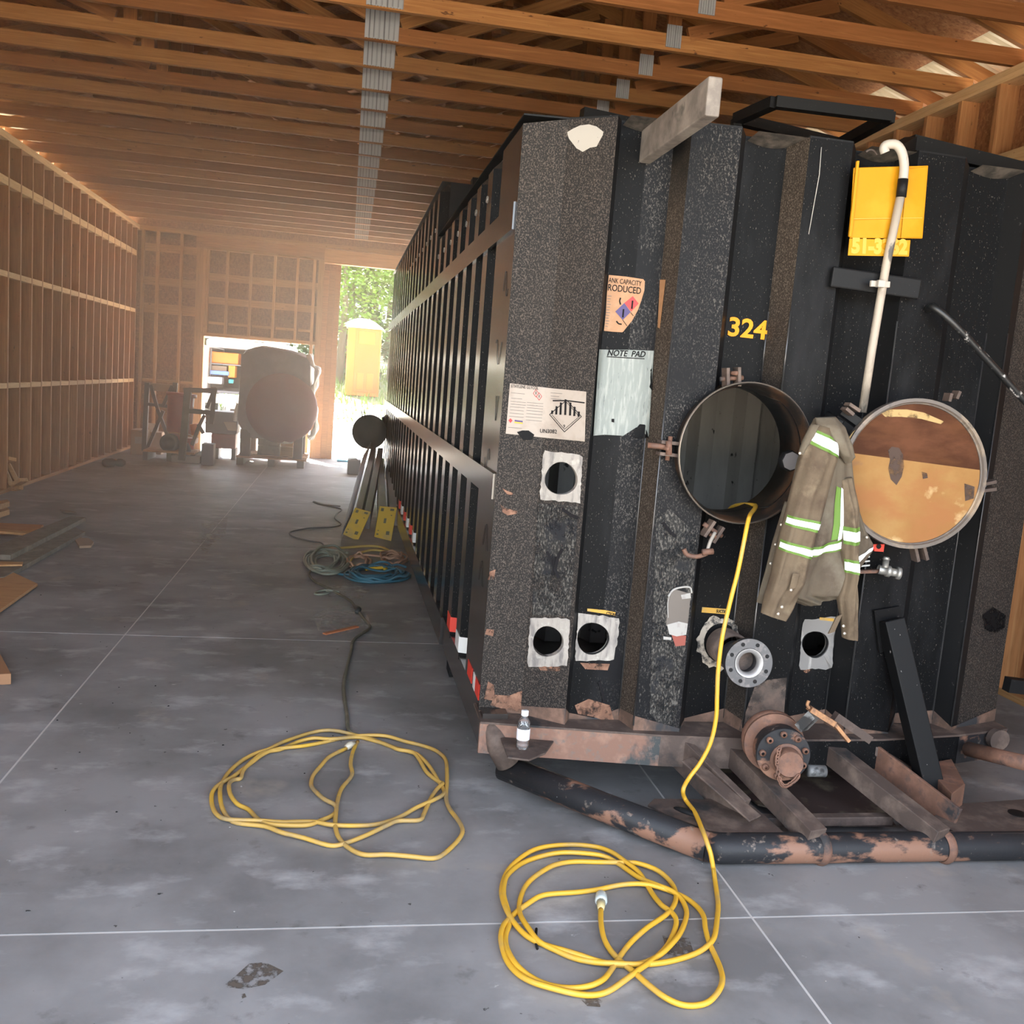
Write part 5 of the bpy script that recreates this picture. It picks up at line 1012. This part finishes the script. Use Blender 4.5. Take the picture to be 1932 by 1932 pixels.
for k in range(3): s = MB(); s.box(P3(277+44*k, 850, 15.6).x, P3(286+44*k, 850, 15.6).x, 15.3, 15.95, .0, .128, DKW); s.build('runner', t)
t = thing('cardboard_box', 'brown cardboard box with a label at the foot of the left trestle', 'box', atz(262, 868)); y0 = 16.05
s = MB(); s.box(P3(246, 845, y0).x, P3(273, 845, y0).x, y0, y0+.4, 0, .40, CARD); s.build('box_body', t, bevel=.006); s = MB(); a = P3(254, 840, y0-.003); s.box(a.x, a.x+.12, y0-.003, y0-.001, .18, .29, PAPER); s.build('box_label', t); s = MB(); s.prism([P3(262, 816, y0), P3(268, 818, y0), P3(272, 806, y0-.06)], (0, .01, 0), CARD); s.build('flap', t)
t = thing('cardboard_box', 'flat open cardboard box behind the round black fan', 'box', atz(292, 850)); s = MB(); s.box(P3(284, 840, 16.35).x, P3(306, 840, 16.35).x, 16.3, 16.6, 0, .36, mat('pale_card', (.42, .28, .18), .9)); s.build('box_body', t, bevel=.006)
s = MB(); s.prism([P3(279, 798, 16.5), P3(300, 800, 16.5), P3(296, 826, 16.5), P3(280, 824, 16.5)], (0, .02, 0), mat('white_board', (.72, .68, .62), .6)); tag(s.build('white_board'), 'small white board standing behind the left trestle', 'board')
c = atz(381, 851); t = thing('bucket', 'red plastic bucket beside the dark square block', 'bucket', c); s = MB(); s.lathe([(1e-3, .0), (.085, .0), (.105, .22), (.10, .22), (.08, .02)], (c.x, 15.9, .12), (0, 0, 1), mat('red_plastic', (.55, .05, .06), .45), 24); s.build('pail', t); s = MB(); s.tube(smooth_path([(c.x-.1, 15.9, .34), (c.x, 15.82, .40), (c.x+.1, 15.9, .34)]), .006, GALV, 6); s.build('handle', t)
s = MB(); s.box(c.x-.14, c.x+.16, 15.75, 16.05, 0, .118, LUMBER_R); tag(s.build('timber_block', bevel=.004), 'timber block under the red bucket', 'block')
y0 = 15.05; s = MB(); s.box(P3(379, 870, y0).x, P3(402, 870, y0).x, y0, y0+.25, 0, .33, GREYM); tag(s.build('dark_block', bevel=.01), 'dark square upright block standing on the floor before the low doorway', 'block')
y0 = 15.2; s = MB(); s.box(P3(322, 870, y0).x, P3(377, 870, y0).x, y0, y0+.22, 0, .11, mat('stone_grey', (.22, .19, .17), .9)); tag(s.build('squared_timber', bevel=.012), 'pale squared timber lying before the pallet', 'timber')
t = thing('generator', 'low grey and red boxy machine between trestle and wrapped drum', 'machine', atz(420, 862)); y0 = 16.1
s = MB(); s.box(P3(386, 830, y0).x, P3(446, 830, y0).x, y0, y0+.5, .42, .78, GREYM); s.build('hood', t, bevel=.02); s = MB(); s.box(P3(398, 830, y0).x, P3(444, 830, y0).x, y0+.02, y0+.45, .18, .42, REDM); s.build('engine_box', t, bevel=.015)
s = MB(); s.prism([P3(422, 796, y0-.02), P3(446, 797, y0-.02), P3(446, 813, y0-.02), P3(430, 812, y0-.02)], (0, .02, 0), mat('tan_flap', (.45, .38, .28), .8)); s.build('side_flap', t)
for k in range(2): s = MB(); s.box(P3(404+32*k, 840, y0).x, P3(412+32*k, 840, y0).x, y0+.05, y0+.4, 0, .18, GREYM); s.build('skid', t)
# big wrapped drum on a crate
y0 = 15.5; t = thing('wrapped_drum', 'huge dull red drum in pale plastic wrap standing in the low doorway', 'drum', atz(520, 880))
WRAP = mat('cloudy_wrap', (.16, .135, .14), .5, layers=[((.24, .21, .21), 3, .45, .7, (1, 1, 1), 6)]); WRAP2 = mat('pale_loose_wrap', (.80, .76, .66), .4, layers=[((.62, .58, .5), 8, .5, .7, (3, 1, 1), 5)])
xl, xr = P3(447, 750, y0).x, P3(588, 750, y0).x; ztop = P3(470, 655, y0).z; zbot = P3(500, 832, y0).z
s = MB(); prof = []
n = 30; xc_, zc_ = (xl+xr)/2, (zbot+ztop)/2; hx, hz = (xr-xl)/2, (ztop-zbot)/2; rnd = random.Random(4); rings = []
for yy, sc2 in ((y0-.02, .80), (y0+.02, .96), (y0+.30, 1.0), (y0+.9, 1.0), (y0+1.25, .95)):
    ring = []
    for k in range(n):
        th = 2*math.pi*k/n; e = .42; cx_ = math.copysign(abs(math.cos(th))**e, math.cos(th)); sz_ = math.copysign(abs(math.sin(th))**e, math.sin(th))
        j = 1+.02*math.sin(7*th+yy*3)+rnd.uniform(-.008, .008); ring.append((xc_+hx*cx_*sc2*j, yy, zc_+hz*sz_*sc2*j+.04*(cx_ < 0)*(sz_ > 0)*sc2))
    rings.append(ring)
v = [p for r_ in rings for p in r_]; f = [(i*n+k, i*n+(k+1) % n, (i+1)*n+(k+1) % n, (i+1)*n+k) for i in range(4) for k in range(n)]; f += [tuple(range(n)), tuple(range(4*n, 5*n))]
s.add(v, f, WRAP, True); sharp(s.build('wrapped_body', t), 50)
c = P3(531, 770, y0); s = MB(); s.lathe([(1e-3, -.16), (.25, -.15), (.44, -.10), (.545, -.02), (.56, .02), (.55, .1)], (c.x, y0, c.z), (0, 1, 0), mat('dull_red_drum', (.19, .06, .06), .6, layers=[((.19, .075, .08), 3, .45, .7)]), 44); s.build('drum_end', t)
for k in range(3):
    pts = [P3(a+rnd.uniform(-1, 1)+2*k, b, y0+.05+.1*k) for a, b in ((582, 668), (590, 690), (598, 700), (594, 720), (588, 740), (590, 770), (594, 790), (593, 810), (588, 822), (580, 826))]
    s = MB(); s.tube(smooth_path(pts, 4), [.03+.018*math.sin(i*.9+k) for i in range(37)], WRAP2, 8); s.build('loose_wrap', t)
s = MB(); s.tube(smooth_path([P3(450, 762, y0+.1), P3(446, 775, y0+.1), P3(444, 795, y0+.1)]), .03, WRAP2, 8); s.build('loose_wrap', t)
s = MB(); s.lathe([(1e-3, 0), (.12, .02), (.16, .1)], P3(537, 838, y0+.1), (0, 0, 1), WRAP2, 16); s.build('wrap_fold', t)
t = thing('crate_stand', 'timber crate and pallet holding up the wrapped drum', 'crate', atz(515, 884))
for px0, px1 in ((452, 471), (553, 570)):
    s = MB(); s.box(P3(px0, 850, y0).x, P3(px1, 850, y0).x, y0, y0+.2, .14, zbot+.16, DKW); s.build('leg', t); s = MB(); s.box(P3(px0, 850, y0).x, P3(px1, 850, y0).x, y0+.95, y0+1.15, .14, zbot+.16, DKW); s.build('leg', t)
for k in range(2):
    for j, pxx in enumerate((483, 527)):
        s = MB(); s.box(P3(pxx, 850, y0).x, P3(pxx+(42 if j == 0 else 24), 850, y0).x, y0+.25, y0+.55, .15+.16*k, .30+.16*k, LUMBER if j else OLDW); s.build('crate_board', t)
for k in range(5): s = MB(); s.box(P3(445, 880, y0).x, P3(577, 880, y0).x, y0-.05+.28*k, y0+.10+.28*k, .115, .14, LUMBER_R); s.build('pallet_board', t)
for px0 in (446, 505, 560): s = MB(); s.box(P3(px0, 880, y0).x, P3(px0+13, 880, y0).x, y0-.05, y0+1.2, 0, .114, DKW); s.build('pallet_runner', t)
# by the tall doorway
y0 = atz(668, 896).y; t = thing('tool_case', 'grey plastic tool case at the end of the steel strips', 'case', atz(668, 896)); s = MB(); s.box(P3(655, 890, y0).x, P3(680, 890, y0).x, y0, y0+.3, 0, .24, mat('case_grey', (.13, .16, .18), .5)); s.build('case_body', t, bevel=.015); s = MB(); s.prism([P3(656, 870, y0), P3(679, 870, y0), P3(672, 865, y0), P3(662, 866, y0)], (0, .3, 0), mat('case_grey_light', (.24, .26, .27), .5)); s.build('case_lid', t)
slab_px('blue_tarp_scrap', 'small bright blue scrap on the sill of the tall doorway', 'scrap', [(636, 863), (655, 864), (656, 869), (636, 868)], .03, .028, mat('bright_blue', (.02, .33, .55), .6))

# ------------------------------------------------------------ outside
t = thing('utility_van', 'white utility van with open back full of tools beyond the low doorway', 'van', atz(440, 800)); y0 = 22.5; g = slope(y0)-.02
VW = mat('van_white', (.6, .6, .6), .4); VI = mat('van_interior', (.12, .13, .15), .7); x0, x1 = P3(381, 700, y0).x, P3(381, 700, y0).x+2.0
zt = P3(430, 638, y0).z; zf = P3(430, 738, y0).z
def vb(name, a, b, c_, d, e, f_, m, bev=.01): s = MB(); s.box(a, b, c_, d, e, f_, m); return s.build(name, t, bevel=bev)
vb('side_panel', x0, x0+.10, y0, y0+3.2, zf-.2, zt-.2, VW, .03); vb('side_panel', x1-.10, x1, y0, y0+3.2, zf-.2, zt-.2, VW, .03); vb('roof', x0+.08, x1-.08, y0-.05, y0+3.2, zt-.22, zt-.05, VW, .05)
s = MB(); s.prism([(x0+.15, y0-.9, zt-.05), (x1-.15, y0-.9, zt-.05), (x1-.1, y0, zt-.03), (x0+.1, y0, zt-.03)], (0, 0, .05), VW); s.prism([(x0+.3, y0-.8, zt-.06), (x1-.3, y0-.8, zt-.06), (x1-.3, y0-.2, zt-.045), (x0+.3, y0-.2, zt-.045)], (0, 0, -.01), mat('van_glass', (.25, .3, .36), .1)); s.build('raised_hatch', t, bevel=.01)
vb('load_floor', x0+.1, x1-.1, y0, y0+3.1, zf-.06, zf, VI); vb('bulkhead', x0+.1, x1-.1, y0+3.0, y0+3.1, zf, zt-.2, VI); vb('rear_bumper', x0-.03, x1+.03, y0-.15, y0+.05, zf-.28, zf-.08, VW, .03)
vb('number_plate', x0+.85, x0+1.25, y0-.165, y0-.155, zf-.24, zf-.12, GALV, .002); s = MB(); s.bar((x0+.75, y0-.3, zf-.15), (x0+.75, y0-.3, zf-.62), .10, .12, GALV, up=(0, 1, 0)); s.bar((x0+.75, y0-.4, zf-.42), (x0+.75, y0, zf-.42), .12, .08, BLACK); s.build('tow_hitch', t)
vb('under_guard', x0+.55, x0+1.4, y0-.02, y0+.02, g+.22, zf-.34, mat('guard_grey', (.4, .41, .42), .6), .01)
for xx in (x0+.02, x1-.26): s = MB(); s.lathe([(1e-3, 0), (.2, 0), (.33, .01), (.36, .06), (.36, .20), (.3, .24), (1e-3, .24)], (xx, y0+.7, g+.36), (1, 0, 0), RUBB, 26); s.build('wheel', t)
def load(nm, lab, cat, px0, py0, px1, py1, y, d, m):
    a, b = P3(px0, py1, y), P3(px1, py0, y); s = MB(); s.box(a.x, b.x, y, y+d, a.z, b.z, m); return tag(s.build(nm, bevel=.015), lab, cat)
ORG = mat('orange_case', (.55, .14, .008), .5); OL = mat('orange_case_lid', (.6, .22, .02), .5)
o = load('orange_chest', 'large orange chest on the upper rack of the van', 'chest', 394, 667, 450, 684, y0+.35, .6, ORG); vb('rack_shelf', x0+.12, x0+1.6, y0+.3, y0+1.0, P3(420, 686, y0+.35).z-.03, P3(420, 686, y0+.35).z, VI)
vb('rack_post', x0+.12, x0+.16, y0+.3, y0+.34, zf, zt-.25, VI); vb('rack_post', x0+1.56, x0+1.6, y0+.3, y0+.34, zf, zt-.25, VI)
load('orange_tool_box', 'small orange tool box below the chest in the van', 'box', 430, 690, 444, 712, y0+.4, .4, OL); load('blue_level', 'long blue level lying across the van load', 'level', 396, 701, 432, 706, y0+.25, .06, mat('level_blue', (.08, .18, .55), .5))
load('grey_tool_box', 'grey tool box with two handles on the van floor', 'box', 387, 712, 419, 723, y0+.2, .4, mat('tool_grey', (.35, .38, .42), .5)); load('white_case', 'white case in the middle of the van load', 'case', 398, 691, 428, 699, y0+.5, .4, WHITE); load('teal_pouch', 'small teal pouch on the right of the van floor', 'pouch', 431, 716, 440, 723, y0+.2, .15, mat('teal', (.02, .25, .28), .6))
# portable toilet up the slope
y0 = 30.0; a, b = P3(652, 708, y0), P3(716, 708, y0); x0, x1 = a.x, b.x; zg = slope(y0+.3)-.03; zt = P3(684, 618, y0).z; zr_ = P3(684, 601, y0).z; t = thing('portable_toilet', 'orange portable toilet with white roof on the grass slope', 'toilet', (x0, y0, zg))
POR = mat('toilet_orange', (.66, .135, .0), .5); POD = mat('toilet_orange_dark', (.48, .10, .0), .5)
s = MB(); s.box(x0, x1, y0, y0+1.0, zg, zt, POR); s.build('cabin', t, bevel=.03); s = MB(); s.box(x0+.24, x1-.06, y0-.03, y0, zg+.12, zt-.04, POD); s.build('door', t, bevel=.01)
for k in range(2): s = MB(); s.box(x0+.34+.30*k, x0+.54+.30*k, y0-.045, y0-.03, zg+.2, zg+.7, POR); s.build('door_panel', t, bevel=.008)
s = MB(); s.box(x0+.34, x0+.84, y0-.045, y0-.03, zt-.5, zt-.12, POR); s.build('door_panel', t, bevel=.008)
s = MB(); n = 10; pts = [(x0-.05+(x1-x0+.1)*k/n, (zr_-zt)*(1-abs(2*(k/n)-.85)**2.2*.8)) for k in range(n+1)]
s.prism([(x, y0-.06, zt+max(0, h)) for x, h in pts]+[(x1+.05, y0-.06, zt-.02), (x0-.05, y0-.06, zt-.02)], (0, 1.12, 0), mat('toilet_roof', (.88, .88, .88), .4)); s.build('roof', t)
# trees and grass
def leafmat(n, c, c2): return mat(n, c, .7, layers=[(c2, 1.2, .4, .65, (1, 1, 1), 5)])
LG, DG = leafmat('light_leaf', (.09, .20, .004), (.16, .28, .015)), leafmat('dark_conifer', (.014, .06, .014), (.03, .09, .018)); BARK = mat('bark', (.12, .09, .06), .9)
def tree(x, y, h, conifer, label, seed):
    R_ = random.Random(seed); z0 = slope(y)-.05; t = thing('spruce_tree' if conifer else 'leafy_tree', label, 'tree', (x, y, z0), 'trees on the slope')
    s = MB(); s.tube([(x, y, z0), (x+.1, y, z0+h*.5), (x, y, z0+h*.9)], [.16, .10, .03], BARK, 8); s.build('trunk', t)
    s = MB(); v = []; f = []; N = 2600
    for i in range(N):
        if conifer:
            u = R_.random()**.7; zz = h*(1-u)*.97+.3; tier = .75+.25*math.sin(zz*5.5); r_ = (u*h*.24+.1)*tier*R_.uniform(.5, 1.05); th = R_.uniform(0, 6.283); p = Vector((x+r_*math.cos(th), y+r_*math.sin(th), z0+zz-.25*r_))
        else:
            while True:
                q_ = Vector((R_.uniform(-1, 1), R_.uniform(-1, 1), R_.uniform(-1, 1)))
                if .45 < q_.length < 1: break
            k = R_.randrange(5); cc_ = Vector((math.sin(k*2.4)*h*.14, math.cos(k*2.4)*h*.14, h*(.38+.13*k))); p = Vector((x, y, z0))+cc_+q_*h*.20
        w_ = R_.uniform(.08, .2)*(h/9); a_ = Vector((R_.uniform(-1, 1), R_.uniform(-1, 1), R_.uniform(-.6, .6))).normalized(); b__ = a_.cross(Vector((R_.uniform(-1, 1), R_.uniform(-1, 1), 1))).normalized(); k0 = len(v)
        v += [p-a_*w_, p+b__*w_*.5, p+a_*w_, p-b__*w_*.5]; f.append((k0, k0+1, k0+2, k0+3))
    s.add(v, f, DG if conifer else LG); o = s.build('crown', t, fix=False); o['kind'] = 'stuff'
for i, (px, y, h, cf, lb) in enumerate(((655, 37, 9.5, 1, 'dark spruce tree rising behind the portable toilet'), (700, 40, 9, 0, 'bright leafy tree behind the orange toilet, right of the spruce'), (738, 36, 8, 0, 'bright leafy tree partly cut off by the tank edge'), (640, 34, 5.5, 0, 'low leafy tree at the door post, left of the toilet'),
     (590, 38, 8, 0, 'leafy tree seen over the right of the wrapped drum'), (540, 40, 9, 1, 'dark spruce seen above the wrapped drum'), (490, 42, 9, 0, 'leafy tree peeping over the van roof'), (385, 40, 8, 0, 'leafy tree left of the van'), (680, 48, 15, 0, 'tall pale leafy tree farthest back in the tall doorway'), (728, 50, 15, 1, 'tall spruce farthest back by the tank edge'))):
    tree(P3(px, 690, y).x, y, h, cf, lb, 20+i)
R_ = random.Random(3); v = []; f = []
for i in range(9000):
    y = R_.uniform(23.5, 42); x = R_.uniform(-7, 9); z0 = slope(y)-.04; h = R_.uniform(.10, .35)*(.6 if y < 27 else 1); w_ = R_.uniform(.012, .03); a = R_.uniform(0, 6.28); k = len(v)
    v += [(x-w_*math.cos(a), y-w_*math.sin(a), z0), (x+w_*math.cos(a), y+w_*math.sin(a), z0), (x+R_.uniform(-.1, .1), y+R_.uniform(-.1, .1), z0+h)]; f.append((k, k+1, k+2))
s = MB(); s.add(v, f, leafmat('grass_blade', (.09, .18, .004), (.15, .22, .02))); o = s.build('grass', None, fix=False); tag(o, 'bright grass growing on the slope outside', 'grass', kind='stuff')
v = []; f = []
for i in range(900):
    y = R_.uniform(17.9, 27); x = R_.uniform(-4, 4); z0 = slope(y)-.03; r_ = R_.uniform(.02, .07); k = len(v)
    v += [(x+r_*math.cos(j*2.1+i), y+r_*math.sin(j*2.1+i), z0) for j in range(3)]+[(x, y, z0+r_*.6)]; f += [(k, k+1, k+3), (k+1, k+2, k+3), (k+2, k, k+3)]
s = MB(); s.add(v, f, GRAVEL); tag(s.build('gravel_stones', None, fix=False), 'loose pale stones on the gravel outside', 'gravel', kind='stuff')
# ------------------------------------------------------------ added haze volume standing in for lens glare in the far hall
hz = bpy.data.materials.new('glare_haze_volume'); hz.use_nodes = True; n_ = hz.node_tree.nodes; l_ = hz.node_tree.links
n_.remove(n_['Principled BSDF']); vs = n_.new('ShaderNodeVolumeScatter'); vs.inputs['Color'].default_value = (1, .88, .76, 1); vs.inputs['Density'].default_value = .038; vs.inputs['Anisotropy'].default_value = .5
l_.new(vs.outputs[0], n_['Material Output'].inputs['Volume'])
s = MB(); s.box(XL+.01, XR-.01, 5.5, 16.0, .004, 3.76, hz); o = s.build('glare_haze'); tag(o, 'thin added haze standing in for lens glare in the far half of the hall', 'haze', kind='stuff')

# oil and mud marks on the slab
STAIN = mat('floor_stain', (.10, .08, .062), .8, rag=(30, .42, .56)); s = MB()
for P_ in ([(418, 1862), (440, 1845), (470, 1818), (500, 1815), (535, 1832), (500, 1858), (460, 1866)], [(1096, 1886), (1118, 1880), (1138, 1888), (1132, 1900), (1108, 1898)], [(455, 1876), (462, 1874), (465, 1881), (457, 1884)], [(1250, 1765), (1300, 1770), (1310, 1800), (1260, 1810)]):
    s.add([atz(a, b, .0006) for a, b in P_], [tuple(range(len(P_)))], STAIN)
s.build('stain', floor)
LITE = mat('floor_scuff', (.62, .60, .52), .8, rag=(9, .42, .75)); s = MB()
for P_ in ([(610, 1108), (660, 1098), (700, 1112), (680, 1130), (620, 1126)], [(590, 1160), (640, 1140), (690, 1150), (700, 1180), (640, 1200), (600, 1190)], [(380, 985), (430, 975), (425, 1010), (380, 1040)], [(360, 1020), (410, 1010), (390, 1045)]):
    s.add([atz(a, b, .0006) for a, b in P_], [tuple(range(len(P_)))], LITE)
s.build('scuff', floor)
rr = random.Random(12); s = MB()
for k in range(150):
    x, y = rr.uniform(-2.2, 3.0), rr.uniform(2.1, 7); r_ = rr.uniform(.002, .006)
    if x > .5 and y > 3.4: continue
    s.add([(x+r_*math.cos(a)*rr.uniform(.6, 1.3), y+r_*math.sin(a), .0005) for a in (0, 1.2, 2.5, 3.8, 5)]+[(x, y, r_*.7)], [(j, (j+1) % 5, 5) for j in range(5)], CH if k % 3 == 0 else INK)
tag(s.build('grit'), 'scattered grit and paint flakes on the near floor', 'grit', kind='stuff')
